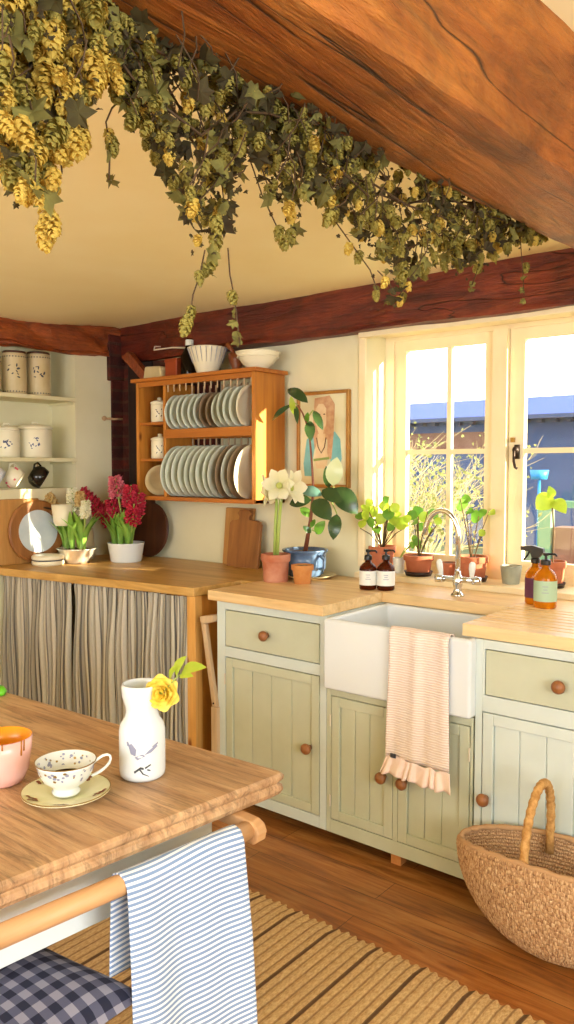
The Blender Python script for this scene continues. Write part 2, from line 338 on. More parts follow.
# ------------------------------------------------------------ the room
XL, YB, XR, YF, ZC = -3.68, 3.03, 1.9, -2.2, 2.2
m = MB(); m.box((XL-.3, YF-.1, -.1), (XR+.1, YB+.3, 0)); struct(m.build('floor', 'floor_boards'), 'warm brown wooden floorboards')
def ceil_fn(u, v):
    x = XL-.3 + u*(XR+.4-XL); y = YF-.1 + v*(YB+.4-YF)
    d = max(0, min(1, (-3.0-x)/.7))*max(0, min(1, (2.95-y)/.5)); return Vector((x, y, ZC - .045*d*d*(3-2*d) + .006*math.sin(x*2.1)*math.sin(y*1.7)))
m = MB(); m.grid(ceil_fn, 60, 60); c = m.build('ceiling', 'plaster_ceiling', smooth=True); c.modifiers.new('s', 'SOLIDIFY').thickness = .06; c.modifiers['s'].offset = 1; struct(c, 'uneven cream plaster ceiling')
# window wall: opening x -1.99..-.5, z .93..2.02
WX0, WX1, WZ0, WZ1 = -1.99, -.52, .925, 2.03
m = MB(); m.box((XL-.3, YB, 0), (WX0, YB+.26, ZC+.1)); m.box((WX1, YB, 0), (XR+.1, YB+.26, ZC+.1)); m.box((WX0, YB, 0), (WX1, YB+.26, WZ0-.02)); m.box((WX0, YB, WZ1), (WX1, YB+.26, ZC+.1))
struct(m.build('wall_right', 'plaster_wall'), 'cream plaster wall with the kitchen window')
# left wall with shelf alcove y 1.5..2.68, z 1.29..2.06
AY0, AY1, AZ0, AZ1, AX = 1.5, 2.68, 1.29, 2.06, -3.90
m = MB(); m.box((XL-.3, YF-.1, 0), (XL, AY0, ZC+.1)); m.box((XL-.3, AY1, 0), (XL, YB, ZC+.1)); m.box((XL-.3, AY0, 0), (XL, AY1, AZ0)); m.box((XL-.3, AY0, AZ1), (XL, AY1, ZC+.1)); m.box((XL-.3, AY0, AZ0), (AX, AY1, AZ1))
struct(m.build('wall_left', 'plaster_wall'), 'cream plaster wall with the shelf alcove')
# right and back walls with openings added for the fill lights
m = MB(); X = XR
for a, b in (((X, YF-.1, 0), (X+.1, -.9, ZC+.1)), ((X, 1.1, 0), (X+.1, YB, ZC+.1)), ((X, -.9, 0), (X+.1, 1.1, .8)), ((X, -.9, 2.08), (X+.1, 1.1, ZC+.1))): m.box(a, b)
struct(m.build('wall_east', 'plaster_wall'), 'plaster wall behind the camera on the right')
m = MB(); Y = YF
for a, b in (((XL-.3, Y-.1, 0), (-2.2, Y, ZC+.1)), ((.2, Y-.1, 0), (XR+.1, Y, ZC+.1)), ((-2.2, Y-.1, 0), (.2, Y, .85)), ((-2.2, Y-.1, 2.13), (.2, Y, ZC+.1))): m.box(a, b)
struct(m.build('wall_back', 'plaster_wall'), 'plaster wall behind the camera')
# brick in the corner, and a black strip standing in for shade
m = MB(); m.box((XL, 3.004, 1.26), (-2.9, YB, 2.0)); m.box((XL, 2.925, 1.26), (XL+.012, YB, 2.14)); m.box((XL, 2.9, 1.9), (XL+.03, YB, 2.16))
struct(m.build('trim_1', 'old_brick', bevel=.006), 'dark red brickwork in the corner beside the plate rack')
plain('corner_shade', '#160a06', .8, c2='#2a130a', scale=10, bump=.5)  # deep shade beside the rack, put into this colour
m = MB(); m.box((-3.60, 2.985, 1.24), (-3.40, 3.012, 2.0)); struct(m.build('trim_2', 'corner_shade', bevel=.01), 'near-black strip standing in for the shade in the corner')
m = MB(); m.prism([(-3.60, 2.94, 2.03), (-3.54, 2.94, 2.06), (-3.34, 2.94, 1.88), (-3.38, 2.94, 1.85)], (0, .04, 0)); struct(m.build('trim_3', 'left_beam', bevel=.004), 'short diagonal timber brace in the corner')

def beam(name, mat, x0, x1, y0, y1, z0, z1, along, label, amp=.008, n=70, taper=None, rnd_=.012, flare=0):
    def P(t, k):                                    # section around the beam, 40 points
        q = k*4; e = int(q) % 4; r = q-int(q)
        cs = [(0, 0), (1, 0), (1, 1), (0, 1)]; a, b = cs[e], cs[(e+1) % 4]; u = a[0]+(b[0]-a[0])*r; v = a[1]+(b[1]-a[1])*r
        return u, v
    M = 40; vs = []
    for i in range(n+1):
        t = i/n
        for j in range(M):
            u, v = P(t, j/M)
            cu = min(u, 1-u); cv = min(v, 1-v); rd = max(0, rnd_-(cu+cv)*.14)
            if along == 'Y': x = x0+(x1-x0)*u; y = y0+(y1-y0)*t
            else: x = x0+(x1-x0)*t; y = y0+(y1-y0)*u
            z = z0+(z1-z0)*v
            s_ = i*.31; nx = amp*(math.sin(s_*1.3+j*.5)+.6*math.sin(s_*3.1+j*1.1)+.4*math.sin(s_*7.3+j*.23)); nz = amp*(math.sin(s_*.9+j*.3+2)+.5*math.sin(s_*2.7+j*.9))
            cxx = (u-.5)*-2*rd; czz = (v-.5)*-2*rd
            if along == 'Y': x += nx+cxx + (taper(y) if taper else 0) + flare*u*v
            else: y += nx+cxx + (taper(x) if taper and u < .5 else 0)
            vs.append((x, y, z+nz*.7+czz))
    m = MB(); m.add(vs, [(i*M+j, i*M+(j+1) % M, (i+1)*M+(j+1) % M, (i+1)*M+j) for i in range(n) for j in range(M)] + [tuple(range(M))[::-1], tuple(n*M+j for j in range(M))])
    o = m.build(name, mat, smooth=True); o.modifiers.new('e', 'EDGE_SPLIT').split_angle = math.radians(42); return struct(o, label)
beam('trim_4', 'old_beam', -.845, -.612, -2.2, 3.0, 2.0, 2.26, 'Y', 'massive rough honey brown oak ceiling beam', .0035, 110, taper=lambda y: .075*(y-1.2)/1.2 if y > 0 else -.075, rnd_=.004, flare=.085)
beam('trim_5', 'dark_beam', XL, XR, 2.925, 3.05, 2.005, 2.235, 'X', 'dark oak beam along the top of the window wall', .005, 120, taper=lambda x: .06*max(0, min(1, (-3.0-x)/.5)))
beam('trim_6', 'left_beam', XL-.05, XL+.022, 1.2, 3.03, 2.03, 2.215, 'Y', 'rough reddish beam above the shelf alcove', .010, 60)

# shelves in alcove (fixed)
for i, z in enumerate((1.785, 1.455)):
    m = MB(); m.box((AX, AY0, z-.022), (XL+.018, AY1-.005 if i == 0 else AY1, z)); m.box((AX, AY1-.02, z-.035), (XL-.01, AY1, z-.022))
    tag(m.build('shelf', 'cream_shelf', bevel=.003), ('cream painted upper shelf holding the tall canisters in the alcove', 'cream painted lower shelf with mugs hanging beneath it')[i], 'shelf')
m = MB(); m.tube([(XL+.004, 2.86, 1.683), (XL+.02, 2.93, 1.681), (XL+.025, 2.99, 1.683)], .007, 6); m.ball((XL+.012, 2.87, 1.683), .014)
tag(m.build('wooden_peg', 'pale_folding', smooth=True), 'small pale wooden peg on the wall beside the brickwork', 'peg')

# ------------------------------------------------------------ window
W = thing('window_1', 'cream painted two-casement kitchen window', None, ((WX0+WX1)/2, 3.2, WZ0), kind='structure')
off = W.location
WY = 3.19
def wpart(name, boxes, mat, parent=W, bevel=.003):
    m = MB(off)
    for a, b in boxes: m.box(a, b)
    return m.build(name, mat, parent, bevel=bevel)
fx0, fx1 = WX0, WX1; zt = 2.03
wpart('window_frame', [((fx0, WY, WZ0+.035), (fx0+.045, WY+.06, 1.985)), ((fx1-.045, WY, WZ0+.035), (fx1, WY+.06, 1.985)), ((fx0, WY, 1.985), (fx1, WY+.06, zt)), ((fx0, WY, WZ0), (fx1, WY+.06, WZ0+.035)),
      ((-1.45, WY-.015, WZ0+.035), (-1.385, WY+.06, 1.985))], 'cream_gloss', bevel=0)
def sash(x0, x1, z0, z1, xm, st, zbar):
    a0, a1, b0, b1 = WY+.012, WY+.045, WY+.018, WY+.040; xr = x1-.042
    sb = wpart('sash', [((x0, a0, z0), (x0+st, a1, z1)), ((xr, a0, z0), (x1, a1, z1)), ((x0+st, a0, z1-.045), (xr, a1, z1)), ((x0+st, a0, z0), (xr, a1, z0+.05))], 'cream_gloss', bevel=0)
    m = MB(off)
    for q in (((xm-.011, b0, z0+.05), (xm+.011, b1, zbar-.011)), ((xm-.011, b0, zbar+.011), (xm+.011, b1, z1-.045)), ((x0+st, b0, zbar-.011), (xr, b1, zbar+.011))): m.box(*q)
    m.build('glazing_bars', 'cream_gloss', sb)
    m = MB(off); m.box((x0+.02, WY+.027, z0+.02), (x1-.02, WY+.030, z1-.02)); m.build('pane', 'window_glass', sb)
    return sb
s1 = sash(-1.945, -1.452, .96, 1.985, -1.668, .06, 1.475)
s2 = sash(-1.383, -.567, .96, 1.985, -.95, .065, 1.475)
m = MB(off); m.box((-1.352, WY-.004, 1.44), (-1.334, WY+.012, 1.50)); m.tube([(-1.343, WY-.012, 1.475), (-1.343, WY-.03, 1.47), (-1.341, WY-.034, 1.43), (-1.335, WY-.034, 1.405), (-1.325, WY-.034, 1.40)], .006, 6); m.ball((-1.343, WY-.015, 1.478), .014)
m.build('window_catch', 'iron', s2, smooth=True)
m = MB(off); m.box((-1.37, WY-.004, 1.51), (-1.355, WY+.012, 1.53)); m.build('latch_plate', 'brass', s2)
# inner surround, sill
m = MB(); m.box((WX0-.0, 3.005, 2.005), (WX1, 3.2, 2.03)); m.box((WX0-.02, 2.99, 1.985), (WX1, 3.03, 2.01)); m.box((WX0-.035, 3.018, .95), (WX0, 3.032, 2.0))
struct(m.build('trim_7', 'cream_gloss', bevel=.003), 'cream lining boards around the window head')
m = MB(); m.box((WX0-.04, 2.995, .898), (WX1+.02, 3.2, .925)); struct(m.build('trim_8', 'cream_gloss', bevel=.005), 'deep cream window sill')

# ------------------------------------------------------------ outside
m = MB(); m.box((-16, 3.3, -.12), (8, 20, -.02)); struct(m.build('ground', 'garden_green'), 'sunlit garden ground outside')
B = thing('outbuilding', 'low blue-grey outbuilding with a bright slate roof across the garden', 'building', (-6, 13.5, -.02)); off2 = B.location
m = MB(off2); m.box((-14, 13.2, -.02), (2, 17, 2.3)); m.build('wall', 'outbuilding_wall', B)
m = MB(off2); m.prism([(-14.3, 12.9, 2.24), (-14.3, 14.0, 2.66), (-14.3, 17.3, 2.3)], (16.6, 0, 0)); m.build('gable_roof', 'slate_roof', B)
m = MB(off2); m.box((-14.3, 12.8, 2.20), (2.3, 12.9, 2.27)); m.build('gutter', 'gutter', B)
m = MB(off2)
for i in range(64): m.box((-13.9+i*.25, 13.05, 2.15), (-13.82+i*.25, 13.2, 2.20))
m.build('eaves_blocks', 'gutter', B)
m = MB(off2); m.box((-8.0, 13.12, 1.7), (-5.9, 13.2, 2.02)); m.build('brick_panel', 'brick_outside', B)
m = MB(off2); m.box((-6.12, 13.1, 0), (-5.86, 13.2, 1.62)); m.build('brick_pier', 'brick_outside', B)
m = MB(); m.lathe([(.0, 0), (.10, 0), (.12, .12), (.10, .12), (.0, .11)], (-3.9, 10, 1.24), 14); m.lathe([(.0, 0), (.02, 0), (.02, -1.26), (0, -1.26)], (-3.9, 10, 1.24), 8)
tag(m.build('bird_bath', 'cyan_plastic', smooth=True), 'bright cyan tub on a post in the garden', 'tub')
G = thing('garden_planter', 'pale green timber cold frame with brick base beyond the right casement', 'cold frame', (-2.4, 7.0, -.02)); o3 = G.location
m = MB(o3); m.box((-2.74, 7.0, -.02), (-2.62, 7.1, 1.10)); m.box((-1.5, 7.0, -.02), (-1.4, 7.1, 1.10)); m.box((-2.62, 7.0, 1.04), (-1.5, 7.1, 1.10)); m.build('timber_frame', 'green_board', G)
m = MB(o3); m.box((-2.60, 7.02, -.02), (-1.52, 7.25, .86)); m.build('brick_base', 'brick_outside', G)

def shrub(name, label, cx, cy, rx, h, nb, seed, nl):
    rnd = random.Random(seed); T = thing(name, label, 'shrub', (cx, cy, -.02), group=None)
    mb = MB(T.location); lf = MB(T.location)
    def grow(p, d, L, r, depth):
        pts = [p]; q = Vector(p)
        for i in range(4):
            d = (d + Vector((rnd.uniform(-.28, .28), rnd.uniform(-.28, .28), rnd.uniform(-.1, .16)))).normalized(); q = q + d*(L/4); pts.append(q.copy())
        mb.tube(pts, [r*(1-.14*i) for i in range(5)], 4, False)
        if depth > 0:
            for j in range(4):
                b = pts[rnd.randint(1, 4)]; nd = (d + Vector((rnd.uniform(-1, 1), rnd.uniform(-1, 1), rnd.uniform(-.3, .6)))).normalized(); grow(b, nd, L*.68, r*.55, depth-1)
        else:
            for j in range(nl):
                b = pts[rnd.randint(1, 4)] + Vector((rnd.uniform(-.05, .05), rnd.uniform(-.05, .05), rnd.uniform(-.05, .05))); e = b + Vector((rnd.uniform(-.05, .05), rnd.uniform(-.05, .05), rnd.uniform(-.03, .05)))
                lf.leaf(b, e, .028, (rnd.uniform(-1, 1), -1, rnd.uniform(0, 1)), n=2)
    for i in range(nb):
        a = rnd.uniform(0, 2*PI); p = Vector((cx+rx*.6*math.cos(a)*rnd.random(), cy+.3*math.sin(a), -.02)); grow(p, Vector((math.cos(a)*.35*rx, math.sin(a)*.2, 1)), h*.5, .016, 3)
    mb.build('branches', 'twig_stem', T); lf.build('foliage', 'hedge_leaf', T)
shrub('garden_shrub', 'twiggy pale shrub outside the left casement', -3.5, 5.6, .6, 1.9, 7, 3, 2)
shrub('garden_shrub', 'sparse bare shrub behind the first one, nearer the outbuilding', -4.8, 8.3, .6, 1.9, 5, 9, 2)

# ------------------------------------------------------------ cabinets
def knob(parent, x, y, z, off, r=.021):
    m = MB(off); m.lathe([(0, 0), (.010, 0), (.009, .010), (r*.8, .016), (r, .024), (r*.95, .032), (r*.6, .039), (0, .041)], (x, y, z), 18, (0, -1, 0)); return m.build('knob', 'knob_wood', parent, smooth=True)
def panel_door(parent, off, x0, x1, z0, z1, y, nb, hinge=None, kx=None, kz=None, mat='sage_paint', st=.036):
    m = MB(off)
    m.box((x0, y, z0), (x0+st, y+.02, z1)); m.box((x1-st, y, z0), (x1, y+.02, z1)); m.box((x0+st, y, z1-st), (x1-st, y+.02, z1)); m.box((x0+st, y, z0), (x1-st, y+.02, z0+st))
    d = m.build('door', mat, parent, bevel=.0025)
    m = MB(off); wd = (x1-x0-2*st)/nb
    for i in range(nb): m.box((x0+st+i*wd+.0012, y+.009, z0+st-.004), (x0+st+(i+1)*wd-.0012, y+.017, z1-st+.004))
    m.box((x0+st-.002, y+.0135, z0+st-.002), (x1-st+.002, y+.019, z1-st+.002)); m.build('board_panel', mat, d, bevel=.0022)
    if kx is not None: knob(d, kx, y, kz, off)
    if hinge:
        for hz in (z0+.07, z1-.09):
            hx = x0-.005 if hinge == 'L' else x1-.001
            m = MB(off); m.tube([(hx+.003, y-.003, hz-.022), (hx+.003, y-.003, hz+.022)], .0035, 8); m.build('hinge', 'white_enamel_metal', d)
    return d
def drawer(parent, off, x0, x1, z0, z1, y, kx):
    m = MB(off); m.box((x0, y, z0), (x1, y+.02, z1)); d = m.build('drawer', 'sage_paint', parent, bevel=.002); knob(d, kx, y, (z0+z1)/2, off); return d
CY = 2.33
A = thing('base_cabinet', 'pale sage base cabinet with drawer and boarded door left of the sink', 'cabinet', (-1.98, 2.6, 0)); oa = A.location
m = MB(oa); m.box((-2.258, 2.37, .05), (-1.70, 3.0, .858))
m.box((-2.258, CY, .05), (-2.213, 2.375, .858)); m.box((-1.729, CY, .05), (-1.70, 2.375, .858)); m.box((-2.213, CY, .826), (-1.729, 2.375, .858)); m.box((-2.213, CY, .631), (-1.729, 2.375, .673)); m.box((-2.213, CY, .05), (-1.729, 2.375, .094))
m.build('carcass', 'sage_frame', A, bevel=.0015)
drawer(A, oa, -2.2095, -1.7325, .6765, .8225, CY-.001, -1.985)
panel_door(A, oa, -2.2095, -1.7325, .097, .6275, CY-.001, 4, 'L', -1.775, .35)
for fx in (-2.2, -1.78): m = MB(oa); m.box((fx, 2.42, 0), (fx+.04, 2.46, .05)); m.build('foot', 'terracotta_pale', A)
Bc = thing('base_cabinet', 'sage two-door cabinet under the white sink', 'cabinet', (-1.40, 2.6, 0)); ob = Bc.location
m = MB(ob); m.box((-1.698, 2.37, .05), (-1.112, 3.0, .585)); m.box((-1.698, CY, .05), (-1.679, 2.375, .597)); m.box((-1.121, CY, .05), (-1.112, 2.375, .597)); m.box((-1.679, CY, .568), (-1.121, 2.375, .597)); m.box((-1.679, CY, .05), (-1.121, 2.375, .1)); m.box((-1.411, CY, .1), (-1.393, 2.375, .568))
m.build('carcass', 'sage_paint', Bc, bevel=.0015)
panel_door(Bc, ob, -1.676, -1.413, .103, .565, CY-.001, 3, 'L', -1.446, .322)
panel_door(Bc, ob, -1.391, -1.124, .103, .565, CY-.001, 3, 'R', -1.362, .322)
m = MB(ob); m.box((-1.435, 2.36, 0), (-1.395, 2.40, .05)); m.build('foot', 'terracotta_pale', Bc)
Cc = thing('base_cabinet', 'pale sage base cabinet behind the basket, right of the sink', 'cabinet', (-.83, 2.6, 0)); oc = Cc.location
m = MB(oc); m.box((-1.106, 2.37, .05), (-.535, 3.0, .858)); m.box((-1.106, CY, .05), (-1.082, 2.375, .858)); m.box((-.58, CY, .05), (-.535, 2.375, .858)); m.box((-1.082, CY, .829), (-.58, 2.375, .858)); m.box((-1.082, CY, .626), (-.58, 2.375, .679)); m.box((-1.082, CY, .05), (-.58, 2.375, .094)); m.box((-1.082, CY, .679), (-1.074, 2.375, .829))
m.build('carcass', 'sage_frame', Cc, bevel=.0015)
drawer(Cc, oc, -1.071, -.583, .682, .826, CY-.001, -.829)
panel_door(Cc, oc, -1.079, -.583, .097, .6225, CY-.001, 5, None, -1.064, .347, 'sage_frame')

# worktops
m = MB(); m.box((-2.29, 2.308, .86), (-1.70, 3.0, .90)); m.box((-1.70, 2.712, .86), (-1.157, 3.0, .90))
ys = [2.335]; prof = [(2.335, .86), (2.335, .90)]
for i in range(8):
    y = 2.40+i*.048; prof += [(y, .90), (y+.004, .894), (y+.010, .894), (y+.014, .90)]
prof += [(3.0, .90), (3.0, .86)]
m.prism([(-1.157, y, z) for y, z in prof], (.62, 0, 0))
tag(m.build('worktop', 'oak_worktop', bevel=.0015), 'pale oak worktop cut out around the sink with drainer grooves', 'worktop')
m = MB(); m.prism([(XL, 2.15, .862), (-2.372, 2.31, .862), (-2.372, 2.6, .862), (-2.292, 2.6, .862), (-2.292, 3.0, .862), (XL, 3.0, .862)], (0, 0, .038))
tag(m.build('worktop', 'oak_left_top', bevel=.003), 'darker oak worktop above the striped curtain', 'worktop')
# pine end frame
PF = thing('pine_frame', 'pine end frame carrying the worktop above the curtain', 'cabinet frame', (-2.42, 2.6, 0)); op = PF.location
m = MB(op); m.box((-2.425, 2.318, 0), (-2.375, 2.36, .862)); m.build('post', 'pine_post', PF, bevel=.002)
m = MB(op); m.box((-2.41, 2.36, 0), (-2.385, 3.0, .862)); m.build('side_panel', 'pine', PF)
m = MB(op); m.box((XL, 2.385, .82), (-2.425, 2.405, .862)); m.build('rail', 'pine_x', PF)
# curtains
def curtain(x0, x1, label, seed):
    T = thing('curtain', label, 'curtain', ((x0+x1)/2, 2.31, .05), group='striped curtains under the left worktop'); rnd = random.Random(seed)
    w_ = x1-x0; nf = int(w_/.034); ph = [rnd.uniform(-.9, .9) for _ in range(nf+3)]; am = [rnd.uniform(.45, 1.15) for _ in range(nf+3)]
    def fn(u, v):
        q = u*nf; i = int(q); t = q-i; a = am[i]*(1-t)+am[i+1]*t; p = ph[i]*(1-t)+ph[i+1]*t
        z = .855-v*.80; k_ = .45+.75*min(1, v*3); wv = math.sin(2*PI*q+p+v*.8*ph[(i*3) % nf]); yy = 2.312+.022*k_*a*wv+.006*math.sin(v*7+q)
        xx = x0+u*w_ + .006*math.cos(2*PI*q+p)*k_ + .008*v*math.sin(q*.7+seed)
        if v < .03: yy += .003*math.sin(q*14)
        yy += .020-.125*(-2.372-xx)/1.308
        return Vector((xx, yy, z))
    m = MB(T.location); m.grid(fn, nf*12, 30, lambda u, v: (u*w_*1.9, v)); m.build('cloth', 'ticking_linen', T, smooth=True)
    m = MB(T.location); m.tube([(x0, 2.348-.125*(-2.372-x0)/1.308, .838), (x1, 2.348-.125*(-2.372-x1)/1.308, .838)], .003, 6); m.build('curtain_wire', 'iron', T)
curtain(-3.665, -3.165, 'striped beige curtain hanging left, nearer the corner', 2)
curtain(-3.135, -2.428, 'striped beige curtain hanging beside the pine end post', 5)
# folded pale wooden frame in the gap
FT = thing('folding_frame', 'pale wooden folded frame leaning in the gap beside the pine post', 'folding frame', (-2.32, 2.4, 0)); of = FT.location
a = U(203, 624, 'Y', 2.31); b = U(214, 707, 'Y', 2.31)
m = MB(of); m.prism([a+Vector((-.012, 0, 0)), a+Vector((.012, 0, 0)), b+Vector((.012, 0, 0)), b+Vector((-.012, 0, 0))], (0, .02, 0)); m.build('slat', 'pale_folding', FT, bevel=.003)
m = MB(of); m.prism([a+Vector((-.02, -.004, .03)), a+Vector((.06, -.004, .045)), a+Vector((.06, -.004, .015)), a+Vector((-.01, -.004, -.005))], (0, .04, 0)); m.build('top_bar', 'pale_folding', FT, bevel=.006)
m = MB(of); m.box((b.x-.02, 2.312, 0), (b.x+.014, 2.335, b.z-.002)); m.build('leg', 'pale_folding', FT, bevel=.003)
m = MB(of); m.lathe([(0, 0), (.004, 0), (.004, .003), (0, .004)], (b.x-.002, 2.31, b.z+.015), 8, (0, -1, 0)); m.build('rivet', 'iron', FT)

# ------------------------------------------------------------ sink, tap
SK = thing('butler_sink', 'white ceramic butler sink set below the worktop', 'sink', (-1.408, 2.52, .6)); os_ = SK.location
x0, x1, y0, y1, z0, z1, t = -1.688, -1.106, 2.292, 2.725, .6, .858, .024
m = MB(os_)
o_ = [(x0, y0), (x1, y0), (x1, y1), (x0, y1)]; i_ = [(x0+t, y0+t), (x1-t, y0+t), (x1-t, y1-t), (x0+t, y1-t)]
vs = [(x, y, z0) for x, y in o_]+[(x, y, z1) for x, y in o_]+[(x, y, z1) for x, y in i_]+[(x*.96+.04*-1.408, y*.96+.04*2.5, z0+.03) for x, y in i_]
fs = [(3, 2, 1, 0)]+[(i, (i+1) % 4, 4+(i+1) % 4, 4+i) for i in range(4)]+[(4+i, 4+(i+1) % 4, 8+(i+1) % 4, 8+i) for i in range(4)]+[(8+i, 8+(i+1) % 4, 12+(i+1) % 4, 12+i) for i in range(4)]+[(12, 13, 14, 15)]
m.add(vs, fs); m.build('basin', 'sink_ceramic', SK, bevel=.011, seg=4, smooth=True)
m = MB(os_); m.lathe([(0, 0), (.035, 0), (.035, .003), (.02, .004), (0, .002)], (-1.408, 2.5, .631), 20); m.build('drain', 'chrome', SK, smooth=True)
TP = thing('kitchen_tap', 'chrome swan-neck tap with two white lever handles', 'tap', (-1.42, 2.82, .9)); ot = TP.location
m = MB(ot); c = (-1.42, 2.82)
m.lathe([(0, 0), (.027, 0), (.027, .006), (.018, .014), (.015, .03), (.02, .045), (.02, .075), (.013, .085), (.012, .1)], (c[0], c[1], .9), 20); 
arc = [(c[0], c[1], .98), (c[0], c[1], 1.14)]+[(c[0]-.068*(1-math.cos(t_*PI/10)), c[1]-.02*(t_/10), 1.14+.095*math.sin(t_*PI/10)) for t_ in range(1, 10)]+[(c[0]-.136, c[1]-.02, 1.135)]
m.tube(arc, .0105, 14); m.build('spout', 'chrome', TP, smooth=True)
m = MB(ot); m.tube([(c[0]-.075, c[1]-.01, .965), (c[0]+.075, c[1]+.01, .965)], .012, 12)
for sx in (-1, 1): m.lathe([(0, -.016), (.018, -.014), (.02, 0), (.018, .014), (0, .018)], (c[0]+sx*.075, c[1]+sx*.01, .965), 14)
m.build('cross_body', 'chrome', TP, smooth=True)
for sx in (-1, 1):
    m = MB(ot); m.lathe([(0, 0), (.008, 0), (.009, .01), (.013, .035), (.012, .055), (.006, .062), (0, .063)], (c[0]+sx*.065, c[1]-.012, .98), 12, (sx*.12, -.15, 1)); m.build('lever_handle', 'white_ceramic', TP, smooth=True)

# ------------------------------------------------------------ pink tea towel over the sink front
def drape(name, T, path, x0f, x1f, mat, nu, fold=.004, seed=1, freq=3, solid=.003, perp=Vector((0, -1, 0)), along=Vector((1, 0, 0))):
    """path: list of points (centre line, arc-length); x0f/x1f: offsets along"""
    L = [0]
    for a, b in zip(path, path[1:]): L.append(L[-1]+(Vector(b)-Vector(a)).length)
    n = len(path)-1
    def fn(u, v):
        j = min(n-1, int(v*n)); t = v*n-j; p = Vector(path[j]).lerp(Vector(path[j+1]), t); s_ = L[j]+(L[j+1]-L[j])*t
        xx = x0f(v)+(x1f(v)-x0f(v))*u; f = fold*min(1, max(0, (s_-.03)*6)); return p + along*xx + perp*(f*(math.sin(u*2*PI*freq+seed+v*1.5)+.5*math.sin(u*2*PI*freq*1.9+seed*2)))
    m = MB(T.location); m.grid(fn, nu, n, lambda u, v: (u*.3, L[min(n, round(v*n))])); return m
TT = thing('tea_towel', 'pink ribbed tea towel with frilled hem over the sink front', 'towel', (-1.32, 2.285, .86))
path = [(0, 2.335, .70), (0, 2.333, .78), (0, 2.328, .85), (0, 2.318, .863), (0, 2.298, .866), (0, 2.284, .856)]+[(0, 2.2785-.0*i, .84-i*.0192) for i in range(23)]
m = drape('towel', TT, path, lambda v: -1.402+.006*math.sin(v*5), lambda v: -1.178+.008*v, 'waffle_cotton', 40, .0035, 1, 2.2)
m.build('towel_cloth', 'waffle_cotton', TT, smooth=True, solid=.003)
zb = path[-1][2]
def frill(u, v):
    x = -1.404-.022*v+u*(.238+.036*v); a = 2*PI*(u*8+.3*math.sin(u*17)); return Vector((x+.003*math.cos(a)*v, 2.276-.012*v+(.0065*v+.001)*math.sin(a), zb+.008-.062*v-.004*math.sin(a*.5)-.022*u*.6))
m = MB(TT.location); m.grid(frill, 150, 8, lambda u, v: (u, v)); m.build('frill', 'pink_cotton', TT, smooth=True, solid=.002)
m = MB(TT.location); m.box((-1.385, 2.268, zb+.004), (-1.365, 2.2725, zb+.018)); m.build('fabric_label', 'charcoal_ink', TT)

# ------------------------------------------------------------ plates rack
RK = thing('plate_rack', 'honey pine plate rack fixed to the wall', 'plate rack', (-2.86, 2.9, 1.23)); ok_ = RK.location
RX0, RX1, RY, RYB = -3.285, -2.442, 2.78, 3.0
def rp(name, boxes, mat='pine', bevel=.002):
    m = MB(ok_)
    for a, b in boxes: m.box(a, b)
    return m.build(name, mat, RK, bevel=bevel)
rp('side_panel', [((RX1-.022, RY, 1.232), (RX1, RYB, 1.85))]); rp('side_panel', [((RX0, RY, 1.232), (RX0+.022, RYB, 1.85))]); rp('divider', [((-3.085, RY+.01, 1.25), (-3.065, RYB, 1.84))])
rp('top_board', [((RX0-.02, RY-.02, 1.85), (RX1+.02, RYB, 1.868)), ((RX0+.023, RY, 1.825), (RX1-.023, RY+.015, 1.8495))], 'pine_x')
rp('bottom_board', [((RX0, RY-.01, 1.232), (RX1, RYB, 1.252))], 'pine_x'); rp('middle_rail', [((-3.065, RY, 1.553), (RX1-.022, RY+.02, 1.598)), ((-3.065, RYB-.02, 1.553), (RX1-.022, RYB, 1.598))], 'pine_x')
rp('cubby_shelf', [((RX0+.022, RY+.01, 1.625), (-3.085, RYB, 1.64))], 'pine_x'); rp('cubby_shelf', [((RX0+.022, RY+.01, 1.435), (-3.085, RYB, 1.45))], 'pine_x')
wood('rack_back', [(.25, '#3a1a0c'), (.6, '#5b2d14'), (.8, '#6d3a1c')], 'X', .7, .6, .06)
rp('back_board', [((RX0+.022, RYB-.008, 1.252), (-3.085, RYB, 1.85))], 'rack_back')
def plate(r, mat, label, loc, tilt, grp):
    T = None; m = MB()
    pr = [(0, 0), (r*.55, 0), (r*.6, .004), (r*.97, .016), (r, .019), (r*.985, .021), (r*.62, .009), (r*.56, .005), (0, .005)]
    m.lathe(pr, (0, 0, 0), 40, (0, 0, 1)); o = m.build('plate', mat, None, smooth=True)
    o.location = loc; o.rotation_euler = (0, PI/2+tilt[0], tilt[1]); tag(o, label, 'plate', grp); return o
ords = 'first second third fourth fifth sixth seventh eighth ninth tenth eleventh twelfth thirteenth fourteenth'.split()
protos = {}
def add_plate(r, mat, label, loc, tilt, grp):
    if (r, mat) in protos:
        o = protos[(r, mat)].copy(); COL.objects.link(o); o.location = loc; o.rotation_euler = (0, PI/2+tilt[0], tilt[1]); tag(o, label, 'plate', grp)
    else: protos[(r, mat)] = plate(r, mat, label, loc, tilt, grp)
n = 13; sp = .0415
mats_s = ['mint_plate']*6+['brown_plate', 'brown_plate', 'grey_plate']+['grey_plate', 'mint_plate', 'mint_plate', 'cream_ceramic']
dow = MB(ok_)
for i in range(n):
    x = -3.035+i*sp; r = .088 if i < 9 else .098
    add_plate(r, mats_s[i], f"small {'brown-grey' if mats_s[i]=='brown_plate' else 'pale'} plate in the rack's upper row, {ords[i]} from the left", (x, 2.815, 1.600+r), (.10+.02*math.sin(i*2.), .12+random.uniform(-.04, .04)), 'plates in the upper row of the rack')
n2 = 13; sp2 = .0415
mats_b = ['mint_plate']*5+['grey_plate', 'mint_plate', 'mint_plate', 'grey_plate']+['brown_plate', 'grey_plate', 'brown_plate', 'cream_ceramic']
